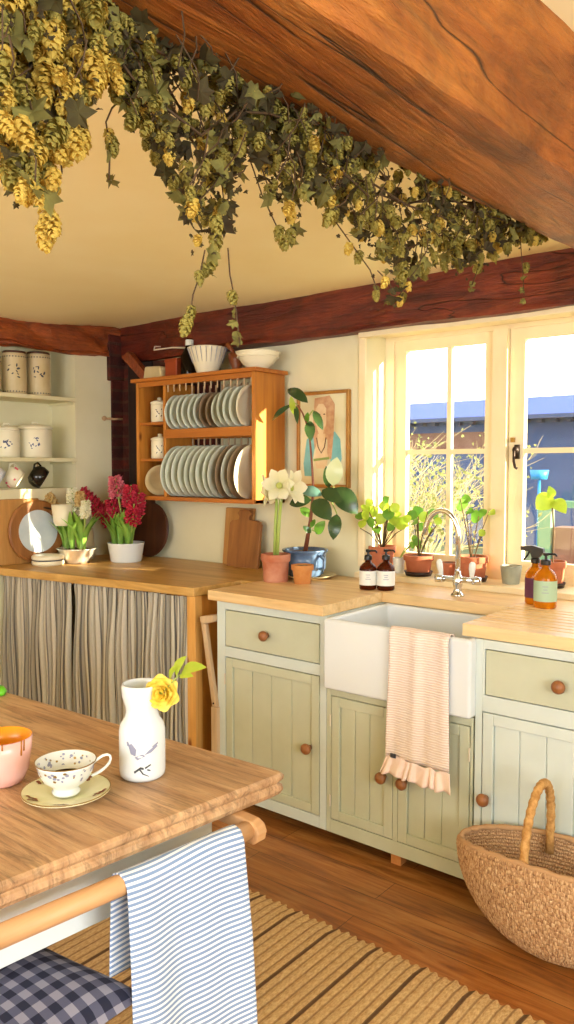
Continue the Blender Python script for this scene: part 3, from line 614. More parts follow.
for i in range(n2):
    x = -3.04+i*.0425; r = .131
    add_plate(r, mats_b[i], f"large {'brown-grey' if mats_b[i]=='brown_plate' else 'pale'} plate in the rack's lower row, {ords[i]} from the left", (x, 2.822, 1.255+r), (.10+.015*math.sin(i*1.7), .12+random.uniform(-.03, .03)), 'plates in the lower row of the rack')
for i in range(14):
    for (za, zb_) in ((1.598, 1.828), (1.25, 1.555)):
        x = -3.052+i*.0438
        if x < RX1-.03:
            m = MB(ok_); m.tube([(x, RYB-.03, za), (x, RYB-.03, zb_)], .005, 6); m.build('dowel', 'pale_folding', RK)
            if za > 1.5:
                m = MB(ok_); m.tube([(x+.01, RY+.008, 1.79), (x+.01, RY+.008, 1.828)], .004, 6); m.build('dowel_peg', 'pale_folding', RK)

def motif(parent, off, cx, cy, zc, R, ang, size, mat, seed=0, n=9):
    rnd = random.Random(seed); m = MB(off)
    for i in range(n):
        da = rnd.uniform(-1, 1)*size/R*.5; dz = rnd.uniform(-1, 1)*size*.5; w_ = rnd.uniform(.15, .3)*size; h_ = w_*rnd.uniform(.3, .6); tl = rnd.uniform(0, PI)
        vs = []
        for k in range(8):
            a = 2*PI*k/8; ux = math.cos(a)*w_*.5; uz = math.sin(a)*h_*.5; u2 = ux*math.cos(tl)-uz*math.sin(tl); z2 = ux*math.sin(tl)+uz*math.cos(tl)
            th = ang+da+u2/R; vs.append((cx+(R+.0012)*math.cos(th), cy+(R+.0012)*math.sin(th), zc+dz+z2))
        m.add(vs, [tuple(range(8))])
    m.build('printed_motif', mat, parent)
def canister(x, y, z, r, h, label, style):
    T = thing('canister', label, 'canister', (x, y, z), group='canisters in the alcove'); o = T.location; ang = math.atan2(-y, -x)
    if style == 'tall':
        m = MB(o); m.lathe([(0, 0), (r, 0), (r, h-.01), (r*.96, h), (0, h)], (x, y, z), 28); m.build('body', 'tan_ceramic', T, smooth=False)
        m = MB(o); m.lathe([(0, 0), (r*.97, 0), (r*.97, .008), (r*.9, .012), (0, .012)], (x, y, z+h), 28); m.build('lid', 'dark_board', T)
        motif(T, o, x, y, z+h*.55, r, ang, .07, 'charcoal_ink', int(y*100))
        for zz in (z+.012, z+h-.022):
            m = MB(o)
            for k in range(26):
                th = 2*PI*k/26; m.add([(x+(r+.001)*math.cos(th+d), y+(r+.001)*math.sin(th+d), zz+e) for d, e in ((0, 0), (.11, 0), (.11, .006), (0, .006))], [(0, 1, 2, 3)])
            m.build('printed_border', 'charcoal_ink', T)
    else:
        m = MB(o); m.lathe([(0, 0), (r*.95, 0), (r, .008), (r, h*.8), (r*.93, h*.86), (0, h*.86)], (x, y, z), 28); m.build('body', 'cream_ceramic', T, smooth=True)
        m = MB(o); m.lathe([(0, 0), (r*1.06, 0), (r*1.06, .008), (r*.8, .02), (r*.2, .026), (0, .026)], (x, y, z+h*.86), 28); m.tube([(x, y-.018, z+h*.86+.024), (x, y-.014, z+h*.86+.036), (x, y+.014, z+h*.86+.036), (x, y+.018, z+h*.86+.024)], .005, 6); m.build('lid', 'cream_ceramic', T, smooth=True)
        motif(T, o, x, y, z+h*.42, r, ang, .06, 'blue_ink', int(y*90), 14)
canister(-3.76, 2.36, 1.785, .062, .215, 'tall cream canister with dark sprig, centre of the upper alcove shelf', 'tall')
canister(-3.76, 2.505, 1.785, .062, .225, 'tall cream canister with dark sprig, nearest the alcove side on the upper shelf', 'tall')
canister(-3.76, 2.215, 1.785, .058, .18, 'tall cream canister cut by the left edge of the view on the upper shelf', 'tall')
canister(-3.765, 2.31, 1.455, .066, .165, 'squat cream lidded crock with blue lettering, left on the lower shelf', 'squat')
canister(-3.765, 2.48, 1.455, .088, .18, 'wide cream lidded crock with blue lettering, nearest the alcove side', 'squat')
def mug(x, y, z, mat, label, r=.052, spots=None, hs=1):
    T = thing('mug', label, 'mug', (x, y, z), group='mugs hanging under the alcove shelf'); o = T.location
    ax = Vector((.35, .45, -.35)).normalized(); c = Vector((x, y, z-.014))
    m = MB(o); m.lathe([(0, 0), (r*.6, 0), (r*.95, .018), (r*1.08, .045), (r*.95, .075), (r*.9, .078), (r*.9, .072), (r*.95, .045), (r*.5, .008), (0, .008)], c-ax*.035, 22, ax); b = m.build('body', mat, T, smooth=True)
    m = MB(o); m.tube([c+Vector((0, -.02, .03)), c+Vector((-.0, -.014, .062)), c+Vector((0, .006, .07)), c+Vector((0, .022, .055)), c+Vector((0, .026, .03))], .0055, 8); m.build('handle', mat, T, smooth=True)
    if spots:
        m = MB(o); rnd = random.Random(5)
        for k in range(12):
            th = -.7+rnd.uniform(-.7, .7); zz = rnd.uniform(.02, .06); a_, b_, d_ = frame(ax); q = c-ax*.035+ax*zz+(a_*math.cos(th*3)+b_*math.sin(th*3))*(r*1.06); m.ball(q, .006, n=6, m=4)
        m.build('painted_flowers', spots, T)
    m = MB(); m.tube([(x, y+.004, 1.435), (x, y+.004, 1.40), (x, y+.012, 1.385), (x, y, 1.378), (x, y-.008, 1.39)], .002, 5); tag(m.build('cup_hook', 'brass'), 'thin brass cup hook above the '+label.split(' hanging')[0], 'hook')
mug(-3.70, 2.19, 1.375, 'pale_ceramic', 'pale blue mug hanging at the left edge under the shelf')
mug(-3.70, 2.30, 1.372, 'cream_ceramic', 'cream mug with red flowers hanging under the shelf', .052, 'pink_flower')
mug(-3.70, 2.445, 1.372, 'black_ceramic', 'black mug hanging under the shelf nearest the alcove side', .056)

# things on the left worktop
m = MB(); m.prism([(-3.678, 1.95, .90), (-3.678, 2.43, .90), (-3.678, 2.43, 1.24), (-3.678, 1.95, 1.24)], (.016, 0, 0)); o = m.build('chopping_board', 'board_pale', bevel=.006); tag(o, 'large pale square chopping board leaning at the left edge', 'chopping board')
RB = thing('round_board', 'round wooden board with pale marble centre leaning on the wall', 'serving board', (-3.60, 2.40, .9)); o = RB.location
m = MB(o); ax = Vector((1, -.05, .05)); m.lathe([(0, 0), (.155, 0), (.165, .008), (.165, .016), (.155, .022), (0, .022)], (-3.650, 2.40, 1.067), 48, ax); m.build('wooden_disc', 'board_wood', RB, smooth=False)
m = MB(o); m.lathe([(0, 0), (.112, 0), (.112, .004), (0, .004)], Vector((-3.650, 2.40, 1.067))+ax.normalized()*.022, 40, ax); m.build('marble_inlay', 'marble', RB)
# stacked cream dish (tin) and crock held on it
CT = thing('dish_stand', 'low cream two-tier dish with dark band beside the silver bowl', 'dish', (-3.55, 2.43, .9)); o = CT.location
m = MB(o); m.lathe([(0, 0), (.076, 0), (.082, .008), (.082, .02), (.077, .025), (.077, .029), (.082, .034), (.082, .046), (.075, .052), (0, .052)], (-3.525, 2.385, .9), 32); m.build('body', 'cream_ceramic', CT, smooth=True)
m = MB(o); m.lathe([(.0785, .0235), (.0795, .0265), (.0785, .0305)], (-3.525, 2.385, .9), 32); m.build('band', 'charcoal_ink', CT)
CR = thing('stoneware_jar', 'tall beige stoneware jar behind the dish', 'jar', (-3.60, 2.67, .9)); o = CR.location
HP = thing('wall_planter', 'cream cup shaped planter fixed to the wall behind the hyacinths', 'planter', (-3.63, 2.44, 1.12)); oh = HP.location
m = MB(oh); m.lathe([(0, 0), (.036, 0), (.046, .02), (.056, .11), (.053, .11), (.044, .02), (0, .014)], (-3.50, 2.46, 1.10), 28); m.build('body', 'cream_ceramic', HP, smooth=True)
m = MB(oh); m.tube([(-3.56, 2.46, 1.18), (-3.62, 2.44, 1.19), (-3.678, 2.44, 1.19)], .005, 6); m.build('bracket', 'iron', HP)
m = MB(o); m.lathe([(0, 0), (.05, 0), (.06, .02), (.055, .13), (.05, .17), (0, .17)], (-3.605, 2.67, .9), 26); m.build('body', 'tan_ceramic', CR, smooth=True)

def blades(m, cx, cy, z, n, L, spread, w_, seed):
    rnd = random.Random(seed)
    for i in range(n):
        a = rnd.uniform(0, 2*PI); s_ = rnd.uniform(.1, 1)*spread; b = Vector((cx+.02*math.cos(a), cy+.02*math.sin(a), z)); t = b+Vector((math.cos(a)*s_, math.sin(a)*s_, L*rnd.uniform(.7, 1.05)))
        m.leaf(b, t, w_, (-math.cos(a), -math.sin(a), .4), .06, .5, 7, .8)
def spike(T, off, base, tip, mat, seed, r=.026, L=.11, stem='stem_green'):
    rnd = random.Random(seed); base, tip = Vector(base), Vector(tip); m = MB(off); m.tube([base, base.lerp(tip, .5)+Vector((.004, 0, 0)), tip], .005, 6); st = m.build('flower_stem', stem, T)
    m = MB(off); d = (tip-base).normalized(); a_, b_, _ = frame(d)
    for i in range(62):
        t = i/62; th = i*2.4; c = tip-d*(L*(1-t))+(a_*math.cos(th)+b_*math.sin(th))*r*(1-.55*t*t)*.55; out = (a_*math.cos(th)+b_*math.sin(th))
        for k in range(4):
            ph = k*PI/2+rnd.random(); e = c+out*r*.42+(a_*math.cos(ph)+b_*math.sin(ph))*.013+d*.006*math.sin(ph)+d*rnd.uniform(-.003, .006); m.leaf(c, e, .014, out, 0, .1, 3)
    m.build('flower_spike', mat, T)
HY = thing('potted_hyacinth', 'cream hyacinths growing in a round silver bowl', 'potted plant', (-3.475, 2.53, .9)); o = HY.location
m = MB(o); m.lathe([(0, 0), (.055, 0), (.06, .01), (.082, .035), (.098, .072), (.108, .078), (.103, .080), (.092, .074), (.078, .040), (0, .03)], (-3.475, 2.53, .9), 36); m.build('bowl', 'bowl_metal', HY, smooth=True)
m = MB(o); m.lathe([(.0, .012), (.05, .010), (.091, .0)], (-3.475, 2.53, .968), 24); m.build('soil', 'soil', HY)
m = MB(o); blades(m, -3.52, 2.50, .975, 14, .21, .08, .034, 1); blades(m, -3.47, 2.49, .975, 13, .22, .07, .034, 2); blades(m, -3.42, 2.52, .975, 14, .21, .09, .034, 3); m.build('leaves', 'blade_leaf', HY, smooth=True)
for i, (px, py, bx_, mt, rr, ll) in enumerate(((48, 494, -3.53, 'tan_flower', .030, .11), (72, 488, -3.47, 'cream_flower', .030, .12), (86, 501, -3.43, 'cream_flower', .022, .09), (80, 492, -3.45, 'tan_flower', .02, .07))): spike(HY, o, (bx_, 2.53, .97), U(px, py, 'Y', 2.50), mt, i+1, rr, ll)
HR = thing('potted_hyacinth', 'red hyacinths in a pale blue white pot against the corner', 'potted plant', (-3.325, 2.735, .9)); o = HR.location
m = MB(o); m.lathe([(0, 0), (.078, 0), (.082, .006), (.097, .098), (.100, .102), (.095, .102), (.08, .02), (0, .012)], (-3.325, 2.735, .9), 36); m.build('pot', 'white_enamel', HR, smooth=True)
m = MB(o); m.lathe([(0, .008), (.092, 0)], (-3.325, 2.735, .985), 24); m.build('soil', 'soil', HR)
m = MB(o); blades(m, -3.37, 2.70, .985, 12, .19, .08, .034, 4); blades(m, -3.32, 2.69, .985, 12, .2, .06, .034, 5); blades(m, -3.28, 2.72, .985, 12, .18, .07, .034, 6); m.build('leaves', 'blade_leaf', HR, smooth=True)
for i, (px, py, bx, mt) in enumerate(((115, 476, -3.33, 'pink_flower'), (82, 491, -3.38, 'dark_flower'), (92, 500, -3.37, 'dark_flower'), (111, 499, -3.34, 'dark_flower'), (131, 485, -3.30, 'dark_flower'), (139, 493, -3.28, 'dark_flower'), (134, 504, -3.29, 'dark_flower'), (101, 507, -3.35, 'dark_flower'))):
    spike(HR, o, (bx, 2.735, .99), U(px, py, 'Y', 2.70+.02*(i % 3)), mt, 10+i, .042, .11)
# dark round boards behind the red hyacinth
m = MB(); m.lathe([(0, 0), (.15, 0), (.155, .008), (.15, .018), (0, .018)], (-3.40, 2.975, 1.052), 40, (0, -1, .1)); m.box((-3.43, 2.965, 1.2), (-3.37, 2.985, 1.25)); tag(m.build('round_board', 'dark_board', smooth=False), 'dark brown round board standing behind the red hyacinths', 'serving board')
m = MB(); 
m.tube([(-3.585+.035*math.cos(t*PI/8), 2.90, 1.24+.09*math.sin(t*PI/8)) for t in range(0, 9)], .012, 8); m.lathe([(0, 0), (.09, 0), (.095, .008), (.09, .018), (0, .018)], (-3.6, 2.915, 1.13), 30, (0, -1, .15)); m.box((-3.66, 2.90, .9), (-3.54, 2.92, 1.1))
tag(m.build('handled_board', 'dark_board', smooth=False), 'dark wooden board with a looped handle in the corner behind the hyacinths', 'serving board')

# chopping boards below the rack
CB = thing('chopping_board', 'tall pale rectangular board leaning below the plate rack', 'chopping board', (-2.76, 3.0, .9))
m = MB(CB.location); m.prism([(-2.845, 2.975, .9), (-2.65, 2.975, .9), (-2.65, 3.005, 1.195), (-2.845, 3.005, 1.195)], (0, .018, .0)); m.build('board', 'board_pale', CB, bevel=.004)
CB2 = thing('chopping_board', 'brown chopping board with round knob handle in front of the pale board', 'chopping board', (-2.68, 2.95, .9))
m = MB(CB2.location); pts = [(-2.775, .9), (-2.565, .9), (-2.565, 1.115), (-2.575, 1.13), (-2.60, 1.138), (-2.645, 1.14), (-2.648, 1.155), (-2.632, 1.172), (-2.648, 1.188), (-2.68, 1.192), (-2.712, 1.188), (-2.728, 1.172), (-2.712, 1.155), (-2.715, 1.14), (-2.76, 1.135), (-2.775, 1.12)]
m.prism([(x, 2.932+(z-.9)*.12, z) for x, z in pts], (0, .02, 0)); m.build('board', 'board_wood', CB2, bevel=.003)

# rack-top crockery and cubby contents
RT = 1.868
BD = thing('butter_dish', 'pale yellow rectangular dish on the rack top, left end', 'dish', (-3.22, 2.9, RT)); o = BD.location
m = MB(o); m.prism([(-3.30, 2.84, RT), (-3.15, 2.84, RT), (-3.165, 2.84, RT+.07), (-3.285, 2.84, RT+.075)], (0, .11, 0)); m.build('dish', 'tan_ceramic', BD, bevel=.01, seg=3)
m = MB(); m.box((-3.145, 2.86, RT), (-3.055, 2.95, RT+.10)); m.box((-3.148, 2.857, RT+.085), (-3.052, 2.953, RT+.105)); tag(m.build('tin', 'orange_tin', bevel=.006), 'small rust orange tin on the rack top', 'tin')
BT = thing('bottle', 'dark brown glass bottle with pale neck on the rack top', 'bottle', (-3.0, 2.90, RT)); o = BT.location
m = MB(o); m.lathe([(0, 0), (.044, 0), (.046, .01), (.046, .11), (.03, .14), (.02, .16), (.02, .2), (0, .2)], (-3.0, 2.90, RT), 24); m.build('body', 'dark_bottle_glass', BT, smooth=True)
m = MB(o); m.lathe([(.0205, .165), (.022, .17), (.022, .19), (.0205, .195)], (-3.0, 2.90, RT), 20); m.build('neck_band', 'white_ceramic', BT)
m = MB(); m.lathe([(0, 0), (.052, 0), (.054, .01)]+[(.054+.044*(i/10), .01+.125*i/10) for i in range(1, 11)]+[(.095, .137), (.09, .13), (.05, .015), (0, .012)], (-2.84, 2.87, RT), 60)
vs = m.v
for i, v in enumerate(vs):
    d = Vector((v.x+2.84, v.y-2.87, 0)); h = (v.z-RT)/.137
    if d.length > .01 and h > .35: k_ = 1+.03*h*math.cos(20*math.atan2(d.y, d.x)); v.x = -2.84+d.x*k_; v.y = 2.87+d.y*k_
FB = tag(m.build('fluted_bowl', 'cream_ceramic', smooth=True), 'deep cream fluted bowl with ribbed sides on the rack top', 'bowl')
m = MB(FB.location)
for k_ in range(22):
    th = 2*PI*k_/22; p = []
    for h in (.06, .10, .132): rr = .054+.044*(h-.01)/.125+.0032; p.append((-2.84+rr*math.cos(th), 2.87+rr*math.sin(th), RT+h))
    m.tube(p, [.0008, .0013, .0018], 4)
m.build('painted_ribs', 'grey_ink', FB)
MT = thing('mortar', 'brown wooden mortar with pestle on the rack top', 'mortar', (-2.695, 2.93, RT)); o = MT.location
m = MB(o); m.lathe([(0, 0), (.032, 0), (.036, .01), (.024, .03), (.038, .06), (.044, .1), (.039, .1), (.028, .05), (0, .05)], (-2.695, 2.93, RT), 24); m.build('bowl', 'bowl_brown', MT, smooth=True)
m = MB(o); m.tube([(-2.69, 2.93, RT+.06), (-2.715, 2.915, RT+.12), (-2.735, 2.90, RT+.15)], [.014, .010, .014], 8); m.build('pestle', 'bowl_brown', MT, smooth=True)
m = MB(); m.lathe([(0, 0), (.05, 0), (.052, .012), (.075, .03), (.08, .038), (.084, .045), (.092, .056), (.098, .066), (.103, .078), (.103, .088), (.096, .088), (.08, .05), (0, .02)], (-2.515, 2.885, RT), 40); m.tube([(-2.515+.0985*math.cos(t*PI/20), 2.885+.0985*math.sin(t*PI/20), RT+.062) for t in range(41)], .004, 6, False); m.tube([(-2.515+.104*math.cos(t*PI/20), 2.885+.104*math.sin(t*PI/20), RT+.083) for t in range(41)], .0045, 6, False); tag(m.build('banded_bowl', 'cream_ceramic', smooth=True), 'cream banded mixing bowl at the right end of the rack top', 'bowl')
m = MB(); m.tube([(-3.245, 2.92, 2.055), (-3.245, 2.88, 2.05), (-3.24, 2.87, 2.03), (-3.10, 2.87, 2.03), (-3.05, 2.92, 2.03)], .004, 6); tag(m.build('iron_hook', 'white_enamel_metal'), 'bent metal hook on the dark beam above the rack', 'hook')
def cubby_jar(z, label):
    T = thing('spice_jar', label, 'jar', (-3.165, 2.84, z), group='jars in the rack cubbies'); o = T.location
    m = MB(o); m.lathe([(0, 0), (.044, 0), (.047, .006), (.047, .09), (.044, .096), (0, .096)], (-3.165, 2.84, z), 26); m.build('body', 'cream_ceramic', T, smooth=True)
    m = MB(o); m.lathe([(0, 0), (.049, 0), (.049, .01), (.03, .018), (.012, .02), (.012, .034), (0, .036)], (-3.165, 2.84, z+.096), 24); m.build('lid', 'cream_ceramic', T, smooth=True)
    motif(T, o, -3.165, 2.84, z+.05, .047, math.atan2(-2.84, 3.165), .04, 'charcoal_ink', 3, 10)
cubby_jar(1.64, 'cream lidded jar in the top cubby of the rack'); cubby_jar(1.45, 'cream lidded jar in the middle cubby of the rack')
add_plate(.085, 'tan_ceramic', 'tan dish standing in the bottom cubby of the rack', (-3.19, 2.86, 1.34), (.25, -.5), None)

# ------------------------------------------------------------ picture
PC = thing('framed_picture', 'gilt framed portrait of a figure in blue on the wall', 'picture', (-2.225, 3.02, 1.32)); o = PC.location
x0, x1, z0, z1 = -2.378, -2.072, 1.308, 1.763; t = .016
m = MB(o)
for a, b in (((x0, 3.008, z0), (x0+t, 3.03, z1)), ((x1-t, 3.008, z0), (x1, 3.03, z1)), ((x0+t, 3.008, z0), (x1-t, 3.03, z0+t)), ((x0+t, 3.008, z1-t), (x1-t, 3.03, z1))): m.box(a, b)
m.build('picture_frame', 'gilt_frame', PC, bevel=.003)
m = MB(o); m.box((x0+t, 3.020, z0+t), (x1-t, 3.029, z1-t)); pp = m.build('picture_paper', 'paper', PC)
def flat(pts, mat, y, name='painted_shape'):
    m = MB(o); m.prism([(x0+u*(x1-x0), y, z0+v*(z1-z0)) for u, v in pts], (0, .0012, 0)); m.build(name, mat, pp)
flat([(.12, .25), (.18, .5), (.3, .58), (.36, .5), (.3, .3), (.28, .12), (.14, .12)], 'paint_blue', 3.0185, 'painted_sleeve'); flat([(.62, .56), (.72, .58), (.82, .5), (.85, .3), (.8, .18), (.66, .22), (.6, .4)], 'paint_blue', 3.0185, 'painted_sleeve')
flat([(.34, .93), (.62, .95), (.72, .86), (.7, .55), (.66, .3), (.58, .3), (.58, .5), (.4, .5), (.34, .4), (.3, .6), (.32, .8)], 'paint_hair', 3.0180, 'painted_hair')
flat([(.36, .82), (.42, .87), (.5, .87), (.56, .82), (.56, .66), (.5, .56), (.42, .56), (.36, .66)], 'paint_skin', 3.0172, 'painted_face')
flat([(.40, .56), (.54, .56), (.56, .45), (.6, .3), (.56, .2), (.38, .2), (.34, .3), (.38, .45)], 'paint_skin', 3.0174, 'painted_neck')
for u in (.41, .5): flat([(u, .755), (u+.05, .755), (u+.025, .77)], 'paint_dark', 3.0162, 'painted_eye')
flat([(.43, .64), (.5, .64), (.465, .625)], 'paint_pink', 3.0162, 'painted_mouth'); flat([(.32, .3), (.62, .32), (.62, .295), (.32, .275)], 'paint_green', 3.0165, 'painted_belt')
m = MB(o); pth = [(.38, .52), (.41, .42), (.47, .36), (.53, .42), (.56, .52)]
m.tube([(x0+u*(x1-x0), 3.0165, z0+v*(z1-z0)) for u, v in pth], .0022, 5); m.build('painted_necklace', 'paint_dark', pp)

# ------------------------------------------------------------ plants on the worktop
def flowerpot(x, y, z, rt, rb, h, mat, name, label, cat='potted plant', soil='soil', rim=True, saucer=None, group=None):
    T = thing(name, label, cat, (x, y, z), group=group); o = T.location; zz = z
    if saucer:
        m = MB(o); m.lathe([(0, 0), (rb*1.12, 0), (rb*1.28, .02), (rb*1.2, .02), (rb*1.05, .005), (0, .005)], (x, y, z), 28); m.build('saucer', saucer, T, smooth=True); zz = z+.006
    m = MB(o); rr = rt*.93
    pr = [(0, 0), (rb, 0), (rb+(rr-rb)*.72, h*.72), (rt*.97, h*.73), (rt, h*.76), (rt*1.01, h*.98), (rt*.97, h), (rt*.9, h), (rt*.86, h*.86), (0, h*.86)] if rim else [(0, 0), (rb, 0), (rb*1.02, .005), (rt, h*.97), (rt*.97, h), (rt*.9, h), (rt*.87, h*.86), (0, h*.86)]
    m.lathe(pr, (x, y, zz), 32); m.build('pot', mat, T, smooth=True).modifiers.new('e', 'EDGE_SPLIT').split_angle = math.radians(40)
    m = MB(o); m.lathe([(0, .008), (rt*.5, .006), (rt*.88, 0)], (x, y, zz+h*.87), 20); m.build('soil', soil, T)
    return T
# plate under blue pot
m = MB(); m.lathe([(0, 0), (.085, 0), (.125, .012), (.130, .015), (.125, .017), (.085, .006), (0, .006)], (-2.195, 2.865, .9), 44); tag(m.build('drip_plate', 'tan_ceramic', smooth=True), 'wide shallow plate under the blue glazed pot', 'plate')
RP = thing('rubber_plant', 'tall rubber plant in a dark blue glazed pot beneath the picture', 'potted plant', (-2.24, 2.86, .907)); o = RP.location
PX, PY, PZ = -2.205, 2.855, .908
m = MB(o); m.lathe([(0, 0), (.07, 0), (.085, .01), (.096, .05), (.098, .08), (.094, .1), (.102, .112), (.107, .118), (.104, .124), (.096, .122), (.088, .1), (0, .1)], (PX, PY, PZ), 36); m.build('pot', 'blue_glaze', RP, smooth=True)
m = MB(o); m.tube([(PX+.1, PY-.02, PZ+.1), (PX+.13, PY-.03, PZ+.085), (PX+.13, PY-.03, PZ+.05), (PX+.1, PY-.02, PZ+.04)], .007, 6); m.build('lug', 'blue_glaze', RP, smooth=True)
m = MB(o); m.lathe([(0, .006), (.094, 0)], (PX, PY, PZ+.108), 20); m.build('soil', 'soil', RP)
YP = 2.85
st = [(PX, PY, PZ+.108)]+[U(x, y, 'Y', YP) for x, y in ((310.5, 520), (313.5, 491.5), (312, 465), (310, 441), (306, 422), (303, 414), (298, 405))]
m = MB(o); m.tube(st, [.011, .008, .006, .005, .0045, .004, .004, .003], 8); m.build('stem', 'stem_red', RP, smooth=True)
YL = [((308, 403), (287, 388.5), 13, 'rubber_leaf', 0), ((292, 404.5), (271.5, 421), 7, 'rubber_leaf', 0), ((296, 406), (297.5, 424), 6, 'rubber_leaf', .01), ((291, 396), (294, 415), 7, 'bright_leaf', -.02), ((313.5, 410.5), (323, 430), 9, 'rubber_leaf', 0), ((309.5, 421), (311, 441), 12, 'rubber_leaf', -.01), ((308, 412), (307, 423), 6, 'green_leaf', -.02),
      ((333, 486), (337, 457), 19, 'rubber_pale', -.02), ((329, 488), (326, 466), 10, 'rubber_leaf', .03), ((334, 488), (357.5, 514), 24, 'rubber_leaf', 0), ((322, 490), (342, 503), 16, 'rubber_leaf', -.03), ((311.5, 500), (289, 504), 15, 'rubber_leaf', -.02), ((301, 490), (323, 495), 13, 'rubber_blue', -.05), ((313.5, 500), (331, 520), 21, 'rubber_leaf', -.05),
      ((337, 514), (333, 540), 15, 'rubber_leaf', 0), ((300, 508), (312, 517), 10, 'green_leaf', .02), ((316, 534), (325, 521), 12, 'green_leaf', 0), ((311, 533), (303, 526), 7, 'rubber_leaf', -.01), ((311, 528), (315, 519), 6, 'green_leaf', -.01)]
for i, (a, b, wd, mt, dy) in enumerate(YL):
    A_, B_ = U(*a, 'Y', YP+dy), U(*b, 'Y', YP+dy-.03*((i % 3)-1)); m = MB(o); m.leaf(A_, B_, wd*3.7/790*.86, (.45, -.75, .35), .03, .22, 8, .9); m.build('leaf', mt, RP, smooth=True)
for a, b in (((313, 497), (334, 487)), ((313, 503), (330, 498)), ((330, 498), (337, 514)), ((310, 441), (311, 421)), ((306, 420), (313, 410)), ((298, 405), (290, 400)), ((312, 530), (318, 533))):
    m = MB(o); m.tube([U(*a, 'Y', YP), U(*b, 'Y', YP)], .003, 5); m.build('leaf_stalk', 'stem_green', RP)
AM = flowerpot(-2.235, 2.68, .9, .066, .054, .122, 'terracotta_old', 'potted_amaryllis', 'white amaryllis on two thick stems in a weathered terracotta pot', soil='moss_gravel'); o = AM.location
for bx, tx, ty in ((-.006, 277, 499), (.009, 281, 499)):
    m = MB(o); tp = U(tx, ty, 'Y', 2.68); m.tube([(-2.235+bx, 2.68, 1.0), Vector((-2.235+bx, 2.68, 1.0)).lerp(tp, .5)+Vector((-.003, 0, 0)), tp], .0075, 10); m.build('flower_stem', 'stem_green', AM, smooth=True)
def trumpet(T, off, c, d, R, mat, seed, heart='petal_heart'):
    rnd = random.Random(seed); c = Vector(c); a_, b_, d_ = frame(d); m = MB(off)
    for k in range(6):
        th = k*PI/3+rnd.uniform(-.1, .1); out = a_*math.cos(th)+b_*math.sin(th); wd = R*(.85 if k % 2 else .7); vs = []; n = 7
        tang = d_.cross(out)
        for i in range(n+1):
            t_ = i/n; p = c+d_*(R*.95*math.sin(t_*1.35)-R*.12*t_*t_)+out*(R*(.10+.95*t_**1.7)); ww = wd*.5*(.18+.95*math.sin(PI*min(1, t_*.93+.04))**.8) if i < n else .002
            vs += [p-tang*ww-d_*ww*.12, p+out*0, p+tang*ww-d_*ww*.12]
        m.add(vs, [f for i in range(n) for f in ((i*3, i*3+1, i*3+4, i*3+3), (i*3+1, i*3+2, i*3+5, i*3+4))])
    f = m.build('flower', mat, T, smooth=True); m = MB(off); m.lathe([(0, 0), (R*.09, 0), (R*.17, R*.25), (R*.2, R*.42), (0, R*.30)], c, 10, d_); m.build('flower_throat', heart, f, smooth=True)
hub = U(279, 493, 'Y', 2.68)
trumpet(AM, o, hub+Vector((-.01, 0, .015)), (-.75, -.75, -.05), .078, 'petal_white', 1); trumpet(AM, o, hub+Vector((.02, -.015, .03)), (.45, -.85, .15), .07, 'petal_white', 2); trumpet(AM, o, hub+Vector((.03, .01, .02)), (.95, .1, .15), .078, 'petal_white', 3); trumpet(AM, o, hub+Vector((-.02, .02, .02)), (-.1, -.9, -.5), .062, 'petal_white', 4)
T = flowerpot(-2.10, 2.70, .9, .049, .036, .082, 'terracotta_pale', 'terracotta_pot', 'small orange terracotta pot of gravel in front of the blue pot', 'flower pot', 'moss_gravel')

